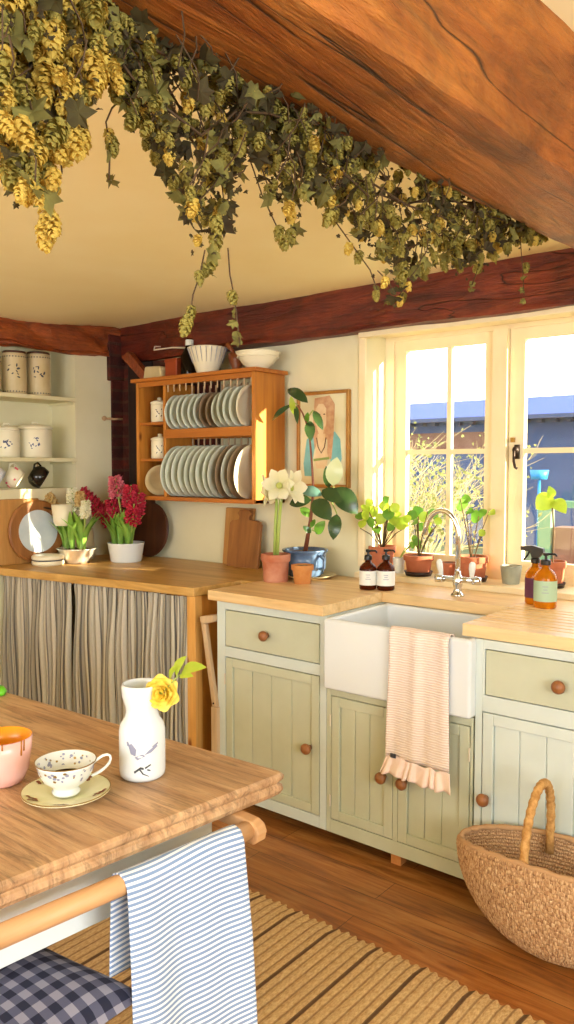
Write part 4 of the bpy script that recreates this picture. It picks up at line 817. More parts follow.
# brown glass bottles by the sink
def bottle(x, y, r, h, glass, label_mat, lab, cap='pump', neckdark='black_cap'):
    T = thing('pump_bottle' if cap == 'pump' else 'spray_bottle', lab, 'bottle', (x, y, .9)); o = T.location
    m = MB(o); m.lathe([(0, 0), (r*.92, 0), (r, .006), (r, h*.66), (r*.93, h*.76), (r*.6, h*.86), (r*.36, h*.9), (r*.34, h), (0, h)], (x, y, .9), 30); m.build('body', glass, T, smooth=True)
    m = MB(o); a0 = math.atan2(-y, -x); seg = 22; vs = []
    for j in range(2):
        for i in range(seg+1): th = a0-1.5+3.0*i/seg; vs.append((x+(r+.0009)*math.cos(th), y+(r+.0009)*math.sin(th), .9+h*(.16 if j == 0 else .63)))
    m.add(vs, [(i, i+1, seg+2+i, seg+1+i) for i in range(seg)]); lb = m.build('label', label_mat, T, smooth=True)
    if label_mat == 'label_white' or label_mat == 'label_mint':
        m = MB(o)
        for j, (w_, zz) in enumerate(((.5, .5), (.35, .43), (.6, .36))):
            vs = []
            for q in range(2):
                for i in range(7): th = a0-w_/2+w_*i/6; vs.append((x+(r+.0014)*math.cos(th), y+(r+.0014)*math.sin(th), .9+h*zz+q*.0022))
            m.add(vs, [(i, i+1, 8+i, 7+i) for i in range(6)])
        m.build('label_print', 'grey_ink', lb)
    m = MB(o); m.lathe([(0, 0), (r*.46, 0), (r*.46, .016), (r*.3, .02), (0, .02)], (x, y, .9+h*.98), 18)
    if cap == 'pump': m.lathe([(0, 0), (.005, 0), (.005, .015), (.010, .016), (.011, .026), (0, .028)], (x, y, .9+h+.014), 12); m.tube([(x, y, .9+h+.036), (x+.03, y+.01, .9+h+.036), (x+.036, y+.012, .9+h+.028)], .0045, 6)
    else:
        z = .9+h+.016; m.prism([(x+.012, y-.008, z), (x-.012, y-.008, z), (x-.02, y-.008, z+.022), (x-.055, y-.008, z+.026), (x-.055, y-.008, z+.04), (x-.01, y-.008, z+.045), (x+.03, y-.008, z+.036), (x+.032, y-.008, z+.022)], (0, .018, 0)); m.tube([(x-.022, y, z+.026), (x-.03, y, z+.008), (x-.046, y, z-.012)], .004, 6)
    m.build('pump' if cap == 'pump' else 'trigger_head', 'black_cap', T, bevel=.0008)
bottle(-1.790, 2.745, .036, .125, 'brown_glass', 'label_white', 'left brown glass pump bottle with white label beside the sink')
bottle(-1.722, 2.775, .037, .128, 'brown_glass', 'label_white', 'right brown glass pump bottle with white label nearer the sink')
bottle(-1.118, 2.845, .036, .155, 'amber_glass', 'label_purple', 'amber spray bottle with purple label on the draining board', 'spray')
bottle(-1.058, 2.79, .040, .158, 'amber_glass', 'label_mint', 'amber bottle with mint label in front of the purple-labelled one')

# pots on the sill
SZ = .925
def foliage(T, leaves, y0, mat, jitter=.03, stemmat='stem_green', stem_from=None, nrm=(.4, -.8, .35)):
    o = T.location; rnd = random.Random(len(leaves)); ms = MB(o)
    for (x, y, sz) in leaves:
        yy = y0+rnd.uniform(-jitter, jitter); c_ = U(x, y, 'Y', yy); a = rnd.uniform(0, 2*PI); L = sz*3.4/790
        dd = Vector((math.cos(a)*.8, rnd.uniform(-.4, .4), math.sin(a)*.5)).normalized()*L*.5
        m = MB(o); m.leaf(c_-dd, c_+dd, L*.95, (nrm[0]+rnd.uniform(-.5, .5), nrm[1], nrm[2]+rnd.uniform(-.4, .5)), .05, .15, 6, .9); m.build('leaf', mat if isinstance(mat, str) else mat[rnd.randrange(len(mat))], T, smooth=True)
        if stem_from: s_ = Vector(stem_from); ms.tube([s_, s_.lerp(c_-dd, .55)+Vector((0, 0, .015)), c_-dd], .0022, 5, False)
    if stem_from: ms.build('stems', stemmat, T)
T = flowerpot(-1.945, 3.10, SZ, .064, .045, .112, 'terracotta', 'potted_geranium', 'leafy geranium in a terracotta pot at the left end of the sill', saucer='dark_plastic')
foliage(T, [(360, 516, 12), (366, 508, 12), (374, 511, 14), (371, 522, 13), (384, 506, 12), (389, 514, 14), (381, 519, 13), (395, 508, 11), (401, 524, 16), (391, 526, 12), (363, 524, 11), (377, 530, 11), (386, 500, 9), (369, 503, 9), (398, 516, 11), (407, 519, 10), (366, 516, 12), (378, 524, 13), (386, 512, 13), (394, 521, 12)], 2.985, ['bright_leaf', 'bright_leaf', 'green_leaf'], .025, 'stem_brown', (-1.945, 3.10, 1.03))
T = flowerpot(-1.856, 3.10, SZ, .028, .024, .07, 'white_ceramic', 'potted_succulent', 'tiny green plant in a small white pot on the sill', rim=False); foliage(T, [(413, 545, 8), (417, 542, 9), (415, 538, 8), (419, 546, 7)], 3.10, 'green_leaf', .01, 'stem_green', (-1.856, 3.10, .985))
T = flowerpot(-1.745, 3.085, SZ, .067, .050, .085, 'terracotta', 'potted_herb', 'bushy seedling in a wide terracotta pot behind the tap spout', saucer='dark_plastic')
foliage(T, [(412, 515, 12), (418, 511, 13), (424, 517, 12), (415, 523, 11), (421, 527, 10), (427, 524, 10), (433, 514, 12), (438, 521, 9), (430, 530, 9)], 3.13, ['bright_leaf', 'green_leaf'], .03, 'stem_brown', (-1.745, 3.085, 1.0))
T = flowerpot(-1.625, 3.14, SZ, .040, .030, .062, 'terracotta', 'terracotta_pot', 'small terracotta pot behind the tap handles on the sill', 'flower pot')
T = flowerpot(-1.485, 3.08, SZ, .068, .052, .10, 'terracotta', 'potted_cutting', 'branching cutting in a large terracotta pot right of the tap', saucer='dark_plastic')
foliage(T, [(461, 505, 15), (466, 500, 12), (477, 517, 15), (470, 512, 10), (483, 513, 10)], 3.10, 'green_leaf', .02, 'stem_brown', (-1.49, 3.08, 1.01)); foliage(T, [(492, 513, 9), (482, 533, 8)], 3.08, 'bright_leaf', .01, 'stem_brown', (-1.48, 3.08, 1.01))
T = flowerpot(-1.325, 3.11, SZ, .044, .034, .075, 'grey_pot', 'stone_pot', 'mossy grey tapered pot on the sill beside the spray trigger', 'flower pot', 'moss_gravel', rim=False)
T = flowerpot(-1.155, 3.12, SZ, .053, .040, .10, 'terracotta', 'potted_seedling', 'tall single-stemmed seedling with broad lime leaves at the sill right', saucer='dark_plastic')
o = T.location; b = Vector((-1.155, 3.12, 1.01)); tp = U(552, 498, 'Y', 3.11); m = MB(o); m.tube([b, b.lerp(tp, .5)+Vector((.006, 0, 0)), tp], .003, 6); m.build('stem', 'stem_brown', T)
for a, bb, wd in (((553, 496), (536, 509), 19), ((553, 500), (566, 513), 14), ((552, 498), (549, 486), 9)):
    m = MB(o); m.leaf(U(*a, 'Y', 3.11), U(*bb, 'Y', 3.08), wd*3.3/790, (.4, -.8, .4), .05, .2, 8, .8); m.build('leaf', 'bright_leaf', T, smooth=True)

# ------------------------------------------------------------ basket
BX, BY = -.790, 2.195
BK = thing('seagrass_basket', 'woven seagrass basket on the floor against the right cabinet', 'basket', (BX, BY, 0)); o = BK.location
NC, RS = 26, 6; NA = 300; vs = []; buv = []
def bsec(h):     # h 0 bottom .. 1 rim
    e = max(0., 1-(1-h)**2.0)**.5
    return .04+.247*e, .03+.088*e
rows = NC*RS
for j in range(rows+1):
    h = j/rows; hh = h**1.0; a, b_ = bsec(hh); 
    for i in range(NA):
        th = 2*PI*i/NA; coil = math.sin(j/RS*2*PI); tw = math.sin(i/NA*2*PI*75+ (j//RS)*2.1)
        k_ = .0034*coil*.6+.0026*tw*abs(math.cos(j/RS*PI)); ct, s_ = math.cos(th), math.sin(th)
        pw = lambda q, e: math.copysign(abs(q)**e, q)
        zr = .012+hh*(.27-.018*math.cos(2*th)+.012*ct*ct)
        vs.append((BX+(a+k_)*ct, BY+(b_+k_)*pw(s_, .85), zr)); buv.append((min(i, NA-i)*2/NA+j/RS*.0013, h))
def ring(j): return [j*NA+i for i in range(NA)]
m = MB(o); fs = [(j*NA+i, j*NA+(i+1) % NA, (j+1)*NA+(i+1) % NA, (j+1)*NA+i) for j in range(rows) for i in range(NA)]+[tuple(ring(0))[::-1]]
m.add(vs, fs, buv); bd = m.build('woven_body', 'seagrass', BK, smooth=True); sm = bd.modifiers.new('s', 'SOLIDIFY'); sm.thickness = .009; sm.offset = -1
m = MB(o); pts = [Vector(vs[rows*NA+i]) for i in range(0, NA, 3)]; pts.append(pts[0]); m.tube(pts, [.0085+.0018*math.sin(i*1.6) for i in range(len(pts))], 8, False); m.build('rim', 'seagrass', BK, smooth=True)
m = MB(o); hx = -.842; n = 60; pts = []; rs = []
for i in range(n+1):
    t_ = i/n; th = PI*t_; pts.append((hx+.012*math.sin(th), BY-.10*math.cos(th), .28+.215*math.sin(th)**.8 - (.03 if t_ in (0, 1) else 0))); rs.append(.0125+.0013*math.sin(i*1.9))
m.tube(pts, rs, 12); m.build('handle', 'seagrass_wrap', BK, smooth=True)

# ------------------------------------------------------------ rug
def rugf(u, v):
    x = -2.7+u*2.35; y = .35+v*1.558; r = abs(math.sin(PI*x/.030)); ed = .006*math.sin(x/.030*PI*2)+.004*math.sin(x*71)
    return Vector((x, y+(ed if v > .999 else 0), .007+.0028*r**.6 if 0 < v < 1 and 0 < u < 1 else 0.001))
m = MB(); m.grid(rugf, 780, 30); rg = m.build('rug', 'jute', smooth=True); tag(rg, 'ribbed jute rug with dark brown lines on the wooden floor', 'rug')

# ------------------------------------------------------------ table
TB = thing('farmhouse_table', 'worn wooden farmhouse table with cream base at the left', 'table', (-1.7, .85, 0)); o = TB.location
ZT = .76
def tp_outline(inset=0.):
    c0 = Vector((-1.037-inset, 1.280-inset)); c1 = Vector((-2.75+inset, 1.21-inset)); c2 = Vector((-2.80+inset, .30+inset)); c3 = Vector((-1.135-inset, .30+inset))
    pts = []
    r = .012
    pts += [(c0.x-r*1.2, c0.y), (c0.x-r*.35, c0.y-r*.3), (c0.x-.002, c0.y-r*1.3), (c3.x, c3.y), (c2.x, c2.y), (c1.x, c1.y)]
    return pts
m = MB(o); layers = [(.014, ZT-.050), (.005, ZT-.044), (.001, ZT-.036), (.003, ZT-.026), (.008, ZT-.022), (.001, ZT-.014), (.0, ZT-.006), (.006, ZT)]
vs = []; N_ = 6
for ins, z in layers: vs += [(x, y, z) for x, y in tp_outline(ins)]
fs = [tuple(range(N_))]+[(j*N_+i, j*N_+(i+1) % N_, (j+1)*N_+(i+1) % N_, (j+1)*N_+i) for j in range(len(layers)-1) for i in range(N_)]+[tuple((len(layers)-1)*N_+i for i in range(N_))]
m.add(vs, fs); m.build('tabletop', 'table_wood', TB, bevel=.0015)
def ex(y, d=0.): return -1.045-(1.274-y)*.092-d            # end edge of the top
m = MB(o); ya, yb = 1.15, .4
m.prism([(ex(ya, .075), ya, .57), (ex(yb, .075), yb, .57), (ex(yb, .10), yb, .57), (ex(ya, .10), ya, .57)], (0, 0, .138)); m.box((-2.65, 1.10, .57), (ex(ya, .08), 1.13, .708)); m.box((-2.65, .38, .57), (ex(.4, .08), .41, .708)); m.build('apron', 'white_enamel', TB, bevel=.002)
plain('cream_leg', '#e6e6d6', .5)
for lx, ly in ((ex(1.1, .12), 1.10), (-2.62, 1.08), (ex(.42, .13), .42), (-2.62, .42)):
    m = MB(o); m.lathe([(0, 0), (.022, 0), (.026, .04), (.032, .2), (.036, .4), (.028, .44), (.038, .47), (.03, .5), (.04, .52)], (lx, ly, .007), 18); m.box((lx-.035, ly-.035, .52), (lx+.035, ly+.035, .708)); m.build('leg', 'cream_leg', TB, smooth=False)
RA, RBp = Vector((-1.022, 1.150, .688)), Vector((-1.095, .50, .690))
m = MB(o); m.tube([RA, RBp], .0185, 20); m.build('towel_rail', 'rail_wood', TB, smooth=True)
for yy in (1.150, .600):
    t_ = (1.150-yy)/.65; px_ = RA.lerp(RBp, t_); prof = [(-.16, .708), (-.02, .706), (.008, .704), (.022, .697), (.028, .683), (.024, .666), (.012, .657), (-.006, .659), (-.016, .668), (-.03, .676), (-.06, .680), (-.16, .680)]
    m = MB(o); m.prism([(px_.x+a, yy-.012, z+.004) for a, z in prof], (0, .028, 0)); m.build('rail_bracket', 'rail_wood', TB, bevel=.004, seg=3)
# blue striped towel over the rail
BTW = thing('striped_towel', 'blue and white striped towel hanging over the table rail', 'towel', (-1.02, .97, .7))
d = (RBp-RA).normalized(); y_far, y_near = 1.088, .83
mid = RA.lerp(RBp, (1.150-.975)/.65)
path = [mid+Vector((-.020, 0, -.17+i*.0105)) for i in range(16)]
path += [mid+Vector((.0215*math.cos(t), 0, .0215*math.sin(t))) for t in (PI*.95, PI*.75, PI*.5, PI*.25, .1)]
path += [mid+Vector((.023+.0005*i, 0, -.008-i*.0105)) for i in range(46)]
L = [0]
for a, b in zip(path, path[1:]): L.append(L[-1]+(b-a).length)
nP = len(path)-1; k0 = 18
def twf(u, v):
    j = v*nP; jj = min(nP-1, int(j)); p = path[jj].lerp(path[jj+1], j-jj); s_ = max(0, (j-k0)/(nP-k0))
    if j < 17: back = (17-j)/17
    else: back = 0
    y_off = (.5-u)*.262 - .012*s_*u - back*.006; f = min(1, s_*2.5)
    wv = .007*f*math.sin(u*7.5+s_*1.6+.4)+.003*f*math.sin(u*15+1+s_*2)
    return p + Vector((-d.x*0, 0, 0)) + Vector((.112*y_off+wv+.012*s_, y_off, -.012*f*math.sin(u*5)*s_))
m = MB(BTW.location); m.grid(twf, 60, nP, lambda u, v: (u, L[min(nP, round(v*nP))]+.004*math.sin(u*6))); m.build('towel_cloth', 'striped_cotton', BTW, smooth=True, solid=.0025)

# on the table
VS = thing('milk_bottle_vase', 'white bottle shaped vase with grey bird drawing on the table', 'vase', (-1.262, 1.075, ZT)); o = VS.location; vx, vy = -1.262, 1.075
m = MB(o); m.lathe([(0, 0), (.040, 0), (.0465, .006), (.048, .015), (.048, .10), (.045, .112), (.036, .126), (.033, .138), (.034, .15), (.041, .172), (.042, .19), (.040, .197), (.038, .197), (.038, .19), (.03, .15), (.03, .125), (0, .1)], (vx, vy, ZT), 44); m.build('body', 'sink_ceramic', VS, smooth=True)
a0 = math.atan2(-vy, -vx)
def dec(parts, mat, name):
    m = MB(o)
    for poly in parts: 
        m.add([(vx+.0488*math.cos(a0+u/.048), vy+.0488*math.sin(a0+u/.048), ZT+z) for u, z in poly], [tuple(range(len(poly)))])
    m.build(name, mat, VS)
dec([[(-.030, .080), (-.022, .084), (-.012, .072), (-.014, .058), (-.024, .062)], [(-.034, .086), (-.030, .088), (-.026, .078), (-.032, .078)]], 'grey_ink', 'painted_bird')
dec([[(.004, .06), (.012, .068), (.030, .078), (.033, .074), (.018, .064)], [(-.016, .056), (0, .062), (.006, .058), (-.01, .05)], [(.02, .076), (.034, .083), (.034, .079), (.022, .072)]], 'grey_ink', 'painted_wing')
dec([[(-.018, .026), (-.004, .036), (.016, .028), (.016, .025), (-.004, .031), (-.016, .022)], [(-.006, .034), (.002, .022), (.012, .016), (.013, .014), (0, .02), (-.008, .031)], [(.004, .034), (.016, .04), (.018, .038), (.006, .031)]], 'charcoal_ink', 'painted_twig')
RS_ = thing('yellow_rose', 'yellow rose with green leaves leaning out of the white vase', 'flower', (vx, vy, ZT+.11)); o = RS_.location
rc = U(162, 693, 'Y', 1.085); 
m = MB(o); m.tube([(vx-.01, vy, ZT+.11), (vx+.02, vy+.005, ZT+.18), rc], .0028, 6); m.build('stem', 'stem_green', RS_)
rd = Vector((.42, -.85, .10)).normalized(); a_, b_, d_ = frame(rd); m = MB(o); rnd = random.Random(4)
for ringi, (nn_, R_, tilt_, wd_) in enumerate(((3, .010, .15, .024), (4, .018, .35, .032), (5, .027, .65, .040), (6, .035, 1.0, .044), (6, .040, 1.25, .044))):
    for k_ in range(nn_):
        th = 2*PI*k_/nn_+ringi*.7; out = a_*math.cos(th)+b_*math.sin(th); tang = d_.cross(out); vs = []
        for i in range(5):
            t_ = i/4; p = rc-d_*.012+out*(R_*(.25+.75*t_))+d_*(.030*t_*math.cos(tilt_)+.003*ringi*0)+d_*(.02*(1-abs(2*t_-1))*.3)
            for s_ in (-1, -.5, 0, .5, 1): ww = wd_*.5*math.sin(PI*min(.93, .22+t_*.62)); vs.append(p+tang*(s_*ww)+d_*(abs(s_)*.003)-out*(s_*s_*.006)+Vector((rnd.uniform(-.0008, .0008),)*3))
        m.add(vs, [(i*5+j, i*5+j+1, (i+1)*5+j+1, (i+1)*5+j) for i in range(4) for j in range(4)])
m.build('bloom', 'petal_yellow', RS_, smooth=True, subsurf=1)
for a, b, wd in (((176, 676), (186, 656), 11), ((182, 672), (206, 667), 12), ((180, 676), (193, 676), 8), ((170, 680), (178, 664), 7)):
    m = MB(o); m.leaf(U(*a, 'Y', 1.10), U(*b, 'Y', 1.09), wd*1.7/790, (.3, -.75, .6), .03, .25, 6, .9); m.build('leaf', 'bright_leaf', RS_, smooth=True)
m = MB(o); m.tube([rc, U(178, 676, 'Y', 1.10), U(190, 670, 'Y', 1.095)], .0016, 5); m.build('leaf_stalk', 'stem_green', RS_)

CS = 1.2
CUP = thing('teacup', 'floral white teacup with gilt rim standing on its saucer', 'cup', (-1.29, .905, ZT+.012)); o = CUP.location; cx, cy, cz = -1.29, .905, ZT+.011
m = MB(o); m.lathe([(0, 0), (.021, 0), (.023, .004), (.019, .009), (.022, .013), (.036, .024), (.043, .036), (.046, .048), (.049, .054), (.0478, .054), (.042, .037), (.034, .026), (0, .019)], (cx, cy, cz), 44); cb = m.build('bowl', 'white_ceramic', CUP, smooth=True)
m = MB(o); m.tube([(cx+.0488*math.cos(t*PI/24), cy+.0488*math.sin(t*PI/24), cz+.0542) for t in range(49)], .0009, 5, False); m.build('gilt_rim', 'gilt', CUP)
hd = Vector((.62, .78, 0)); m = MB(o); q = Vector((cx, cy, cz)); m.tube([q+hd*.041+Vector((0, 0, .044)), q+hd*.060+Vector((0, 0, .060)), q+hd*.073+Vector((0, 0, .058)), q+hd*.072+Vector((0, 0, .044)), q+hd*.055+Vector((0, 0, .030)), q+hd*.038+Vector((0, 0, .024))], [.0028, .003, .003, .0028, .003, .0028], 8); m.build('handle', 'white_ceramic', CUP, smooth=True, subsurf=1)
def prof_r(z):
    pr = [(.022, .013), (.036, .024), (.043, .036), (.046, .048), (.049, .054)]
    for (r1, z1_), (r2, z2_) in zip(pr, pr[1:]):
        if z <= z2_: return r1+(r2-r1)*(z-z1_)/(z2_-z1_)
    return .049
m1, m2 = MB(o), MB(o); rnd = random.Random(8)
for k_ in range(150):
    th = rnd.uniform(0, 2*PI); z = rnd.uniform(.030, .050); ins = k_ % 2; mm = (m1, m2)[k_ % 3 == 0]; s_ = rnd.uniform(.0014, .0034); vs = []
    for q_ in range(6):
        a = 2*PI*q_/6; zz = z+s_*math.sin(a)*.8; r = prof_r(zz)+(-.0023 if ins else .0008); vs.append((cx+r*math.cos(th+s_*math.cos(a)/.045), cy+r*math.sin(th+s_*math.cos(a)/.045), cz+zz))
    mm.add(vs, [tuple(range(6))])
m1.build('printed_flowers', 'grey_ink', CUP); m2.build('printed_sprigs', 'gilt', CUP)
m = MB(o); m.lathe([(0, 0), (.033, 0)], (cx, cy, cz+.0275), 30); m.build('tea', 'bowl_brown', CUP)
def scale_about(T, k_):
    for ch in T.children: ch.scale = (k_, k_, k_)
scale_about(CUP, 1.2)
SC = thing('saucer', 'pale green floral saucer under the teacup', 'saucer', (cx, cy, ZT)); o = SC.location
m = MB(o); m.lathe([(0, 0), (.036, 0), (.038, .003), (.06, .009), (.076, .015), (.0765, .017), (.074, .017), (.056, .0115), (.03, .006), (0, .006)], (cx, cy, ZT), 52); m.build('dish', 'saucer_green', SC, smooth=True)
m = MB(o); m.tube([(cx+.0757*math.cos(t*PI/30), cy+.0757*math.sin(t*PI/30), ZT+.0172) for t in range(61)], .0010, 5, False); m.build('gilt_rim', 'gilt', SC)
for th in (.5, 1.9, 3.2, 4.4, 5.5):
    m = MB(o)
    for k_ in range(7):
        a = th+rnd.uniform(-.2, .2); r = rnd.uniform(.052, .068); zz = ZT+.0115+(r-.056)*.33+.0012; s_ = .004; m.add([(cx+r*math.cos(a)+s_*math.cos(b_), cy+r*math.sin(a)+s_*math.sin(b_), zz+s_*.3*math.cos(b_-a)) for b_ in (0, 1.26, 2.5, 3.77, 5)], [tuple(range(5))])
    m.build('printed_posy', 'bowl_brown', SC)
scale_about(SC, 1.12)
BW = thing('pink_bowl', 'pink beaker with orange glazed inside cut by the left edge', 'beaker', (-1.44, .86, ZT)); o = BW.location; bx, by = -1.455, .868
m = MB(o); m.lathe([(0, 0), (.032, 0), (.042, .006), (.052, .03), (.058, .07), (.060, .098), (.0575, .098)], (bx, by, ZT), 44, cap=False); b1 = m.build('outside', 'pink_enamel', BW, smooth=True)
m = MB(o); m.lathe([(.0595, .0985), (.0575, .0985), (.055, .07), (.048, .03), (.03, .010), (0, .010)], (bx, by, ZT), 44, cap=False); m.build('inside_glaze', 'amber_inside', BW, smooth=True)
for da, ln in ((.30, .03), (.42, .022), (-.35, .012)):
    th = math.atan2(-by, -bx)+da+.35; m = MB(o); m.tube([(bx+.0605*math.cos(th), by+.0605*math.sin(th), ZT+.099), (bx+.0600*math.cos(th), by+.0600*math.sin(th), ZT+.099-ln*.5), (bx+.0590*math.cos(th), by+.0590*math.sin(th), ZT+.099-ln)], [.0016, .0016, .002], 6); m.build('glaze_drip', 'drip_brown', BW, smooth=True)
m = MB(); g = U(2, 690, 'Z', ZT+.012); m.lathe([(0, 0), (.02, .001), (.024, .012), (.018, .022), (0, .024)], (g.x-.012, g.y-.01, ZT), 16, (0, 0, 1), 1.6, 1.); tag(m.build('green_lid', 'green_plastic', smooth=True), 'bright green plastic lid at the far left table edge', 'lid')

# ------------------------------------------------------------ stool with cushions
ST = thing('stool', 'wooden stool tucked under the table end, holding the cushions', 'stool', (-1.32, .66, 0)); o = ST.location
m = MB(o); m.box((-1.44, .44, .36), (-1.03, .85, .39)); m.build('seat', 'board_wood', ST, bevel=.006)
for lx, ly in ((-1.40, .48), (-1.07, .48), (-1.40, .81), (-1.07, .81)): m = MB(o); m.tube([(lx, ly, .37), (lx+(.02 if lx > -1.2 else -.02), ly, .008)], [.02, .016], 10); m.build('leg', 'board_wood', ST, smooth=True)
def cushion(name, label, cx, cy, z, sx, sy, h, rot, mat):
    T = thing(name, label, 'cushion', (cx, cy, z)); m = MB(T.location)
    cr, sr = math.cos(rot), math.sin(rot)
    for sgn in (1, -1):
        def fn(u, v):
            a, b = u*2-1, v*2-1; e = max(0, (1-a**4)*(1-b**4))**.72; k_ = 1-.07*(1-abs(a))*abs(b)**2; x = a*sx/2*(1-.07*(1-b*b)); y = b*sy/2*(1-.07*(1-a*a)); zz = z+h*.42+sgn*e*h*(.58 if sgn > 0 else .42)*(1+.06*math.sin(a*5+b*3))
            return Vector((cx+x*cr-y*sr, cy+x*sr+y*cr, zz))
        m.grid(fn, 30, 30, lambda u, v: (u*sx, v*sy))
    m.build('cover', mat, T, smooth=True); return T
cushion('floral_cushion', 'dark floral cushion beneath the gingham one on the stool', -1.175, .672, .391, .44, .38, .06, -.05, 'floral_fabric')
cushion('gingham_cushion', 'navy gingham cushion on top of the stool', -1.215, .655, .452, .44, .39, .10, .12, 'gingham')

# ------------------------------------------------------------ hops
def cone_mesh(m, c, axis, L, R, rnd):
    """one hop cone: loose overlapping papery bracts"""
    a_, b_, d_ = frame(axis); c = Vector(c); n = 8
    for j in range(n):
        t_ = j/(n-1.); rr = R*(.45+.62*math.sin(PI*(.2+.66*t_)))*(1-.30*t_)
        for k_ in range(5):
            th = 2*PI*k_/5+j*.9+rnd.uniform(-.35, .35); out = a_*math.cos(th)+b_*math.sin(th); tang = d_.cross(out)
            q = rnd.uniform(.8, 1.25); b0 = c+d_*(L*t_*.84)+out*rr*.3; w_ = R*.42*q; fl = rnd.uniform(-.1, .35)
            mid_ = b0+out*rr*.75+d_*(L*.11*q); low = b0+out*rr*(.85+fl*.5)+d_*(L*.20*q); tip = b0+out*rr*(.75+fl)+d_*(L*.27*q)
            m.add([b0, mid_-tang*w_-out*w_*.4, mid_+out*R*.10, mid_+tang*w_-out*w_*.4, low-tang*w_*.7-out*w_*.2, low+tang*w_*.7-out*w_*.2, tip], [(0, 1, 2), (0, 2, 3), (1, 4, 6, 2), (2, 6, 5, 3)])
def hop_leaf(m, c, rnd, s_):
    d = Vector((rnd.uniform(-1, 1), rnd.uniform(-1, 1), rnd.uniform(-1.2, .2))).normalized(); nn = Vector((rnd.uniform(-.6, .9), rnd.uniform(-1, .4), rnd.uniform(-.6, .8)))
    c = Vector(c); nn = (nn-d*nn.dot(d)).normalized(); sdv = d.cross(nn)
    pts = [(0, 0), (-.28, -.10), (-.5, .12), (-.36, .3), (-.52, .55), (-.22, .58), (0, 1.), (.22, .58), (.52, .55), (.36, .3), (.5, .12), (.28, -.10)]
    cur = rnd.uniform(-1, 1)
    vs = [c+sdv*(x*s_)+d*(y*s_)+nn*(s_*(abs(x)*.9*cur+.6*cur*y*y+rnd.uniform(-.13, .13))) for x, y in pts]+[c+d*(s_*.35)]
    m.add(vs, [(i, (i+1) % 12, 12) for i in range(12)])
def interp(tab, x):
    for (a, b), (c_, d_) in zip(tab, tab[1:]):
        if a <= x <= c_: return b+(d_-b)*(x-a)/(c_-a)
    return tab[-1][1]
def hops(T, nclusters, xr, top, bot, xw, seed, gold, coneS, leafS, leafratio, nind, sprays):
    rnd = random.Random(seed); o = T.location; cones = []; leaves = MB(o); leaves2 = MB(o); vine = MB(o)
    for _ in range(nclusters):
        px = rnd.uniform(*xr); t_, b_ = interp(top, px), interp(bot, px); f = rnd.random()**1.15; py = t_+(b_-t_)*f
        X_ = xw+rnd.uniform(-.07, .07); p = U(px, py, 'X', X_)
        if rnd.random() < leafratio: hop_leaf((leaves if rnd.random() < .6 else leaves2), p, rnd, leafS*rnd.uniform(.6, 1.25))
        else: cones.append((p, (rnd.uniform(-.6, .6), rnd.uniform(-.6, .6), -1), coneS*rnd.uniform(.65, 1.25)))
        if rnd.random() < .8:
            for _k in range(2): hop_leaf(leaves, p+Vector((rnd.uniform(-.02, .02), rnd.uniform(-.02, .02), rnd.uniform(-.03, .03))), rnd, leafS*.28)
        if rnd.random() < .35: q = p+Vector((rnd.uniform(-.03, .03), rnd.uniform(-.05, .05), rnd.uniform(.02, .08))); vine.tube([p, p.lerp(q, .5)+Vector((.006, .004, 0)), q], .0012, 4, False)
    for sp in sprays:
        pts = [U(x, y, 'X', xw+dx) for x, y, dx in sp['p']]; vine.tube(pts, .0013, 5, False)
        for (x, y, dx) in sp['c']: cones.append((U(x, y, 'X', xw+dx), (rnd.uniform(-.2, .2), rnd.uniform(-.2, .2), -1), coneS*rnd.uniform(.8, 1.15)))
        for (x, y, dx) in sp.get('l', ()): hop_leaf(leaves2, U(x, y, 'X', xw+dx), rnd, leafS*.6)
    # main stems running along the beam
    for k_ in range(5):
        pts = []
        for i in range(14):
            px = xr[0]+(xr[1]-xr[0])*i/13; t_, b_ = interp(top, px), interp(bot, px); pts.append(U(px, t_+(b_-t_)*(.12+.12*k_+.12*math.sin(i*1.3+k_*2)), 'X', xw+.05*math.sin(i+k_*1.7)))
        vine.tube(pts, .0022, 5, False)
    vine.build('vine', 'vine_stem', T); leaves.build('foliage', 'hop_leaf', T); leaves2.build('foliage', 'hop_leaf_light', T)
    cones.sort(key=lambda q: q[0].length)
    bases = []
    for v in range(4):
        m = MB(); cone_mesh(m, (0, 0, 0), (0, 0, -1), 1, .36, random.Random(v)); me_o = m.build('hop_cone', gold if v % 4 < 3 else ('hop_green' if gold == 'hop_gold' else 'hop_gold')); bases.append(me_o)
    used = set()
    for i, (p, ax, s_) in enumerate(cones[:nind]):
        b = bases[i % 4]
        if i % 4 in used: c_ = b.copy(); COL.objects.link(c_)
        else: c_ = b; used.add(i % 4)
        c_.parent = T; c_.location = p-T.location; c_.scale = (s_, s_, s_); c_.rotation_euler = (ax[0], ax[1], rnd.uniform(0, 6))
    ma, mb_ = MB(o), MB(o)
    for i, (p, ax, s_) in enumerate(cones[nind:]): cone_mesh((ma if rnd.random() < .75 else mb_), p, ax, s_, s_*.36, rnd)
    if ma.v: tag(ma.build('hop_cones', gold, T), kind='stuff')
    if mb_.v: tag(mb_.build('hop_cones_mixed', 'hop_green' if gold == 'hop_gold' else 'hop_gold', T), kind='stuff')
H1 = thing('hop_bunch', 'golden dried hop bunch hanging at the top left', 'dried hops', (-.88, .6, 2.2))
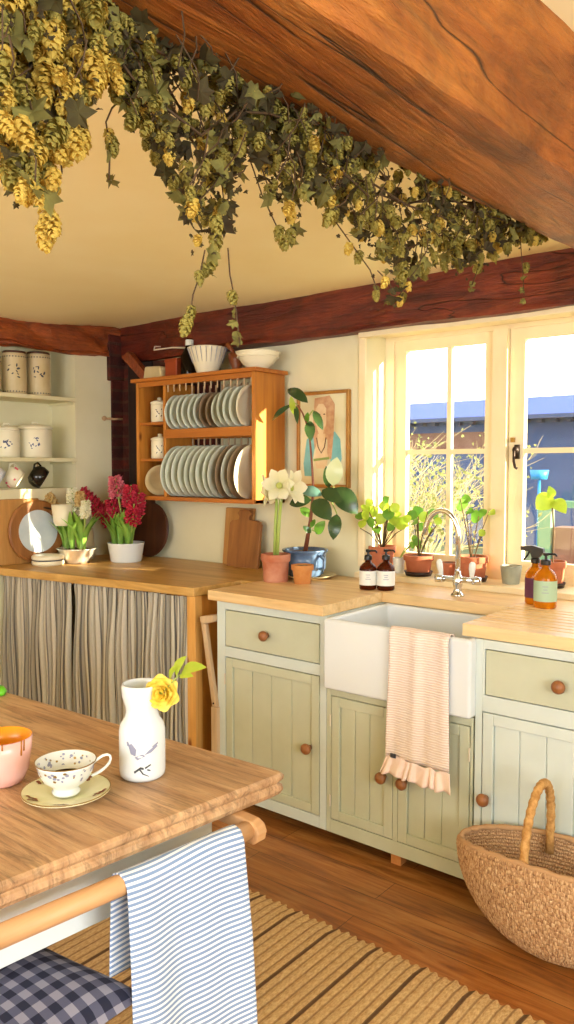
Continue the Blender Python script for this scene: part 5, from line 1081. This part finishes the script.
hops(H1, 430, (-30, 104), [(-30, -40), (60, -25), (104, -5)], [(-30, 130), (0, 150), (12, 172), (22, 186), (45, 190), (56, 176), (62, 142), (72, 118), (84, 100), (95, 98), (104, 70)], -.87, 3, 'hop_gold', .030, .034, .18, 99,
     [{'p': [(50, 130, 0), (60, 155, 0), (62, 172, 0), (53, 200, 0), (48, 212, 0)], 'c': [(46, 205, 0), (50, 212, .01), (45, 220, 0), (48, 226, -.01)]},
      {'p': [(78, 95, 0), (81, 120, 0)], 'c': [(80, 118, 0), (82, 128, .01)]}])
H2 = thing('hop_garland', 'long olive dried hop garland along the oak ceiling beam', 'dried hops', (-.86, 1.4, 2.2))
hops(H2, 1250, (98, 545), [(98, 0), (135, 15), (200, 48), (270, 85), (400, 152), (535, 218), (545, 222)],
     [(98, 40), (108, 70), (125, 100), (135, 125), (155, 150), (172, 175), (186, 190), (192, 240), (205, 258), (218, 250), (226, 215), (240, 165), (248, 130), (262, 170), (275, 215), (288, 240), (300, 195), (312, 180), (326, 210), (345, 225), (362, 235), (380, 262), (395, 300), (410, 288), (430, 262), (450, 262), (475, 268), (500, 245), (520, 240), (545, 236)], -.87, 11, 'hop_green', .023, .030, .52, 99,
     [{'p': [(125, 95, 0), (112, 108, 0), (106, 122, 0), (110, 145, 0), (109, 180, 0)], 'c': [(109, 128, 0), (111, 136, 0)], 'l': [(110, 158, 0), (109, 175, 0), (110, 182, 0)]},
      {'p': [(205, 250, 0), (200, 275, 0), (193, 295, 0), (190, 318, 0)], 'c': [(198, 270, 0), (206, 262, 0), (213, 255, .01), (191, 305, 0), (189, 313, 0), (187, 318, .01)], 'l': [(203, 280, 0), (208, 270, 0)]},
      {'p': [(228, 248, 0), (230, 275, 0), (234, 295, 0), (237, 320, 0), (240, 345, 0)], 'c': [(231, 290, 0)], 'l': [(235, 310, 0), (237, 322, 0), (236, 332, 0), (241, 340, 0)]},
      {'p': [(320, 200, 0), (345, 235, 0), (370, 270, 0), (378, 292, 0)], 'c': [(350, 242, 0), (360, 250, 0), (376, 290, 0)], 'l': [(388, 300, 0), (378, 285, 0)]},
      {'p': [(250, 160, 0), (262, 195, 0), (283, 240, 0)], 'c': [(283, 235, 0), (280, 225, .01), (290, 228, 0)]},
      {'p': [(480, 235, 0), (478, 268, 0), (472, 285, 0)], 'c': [(478, 262, 0)], 'l': [(473, 282, 0), (470, 292, 0)]},
      {'p': [(520, 235, 0), (522, 262, 0), (524, 295, 0)], 'c': [(526, 262, 0)], 'l': [(524, 290, 0), (525, 300, 0), (522, 280, 0)]},
      {'p': [(300, 120, 0), (285, 150, 0), (265, 160, 0), (240, 150, 0)], 'c': [(262, 160, 0)], 'l': [(250, 156, 0)]}])
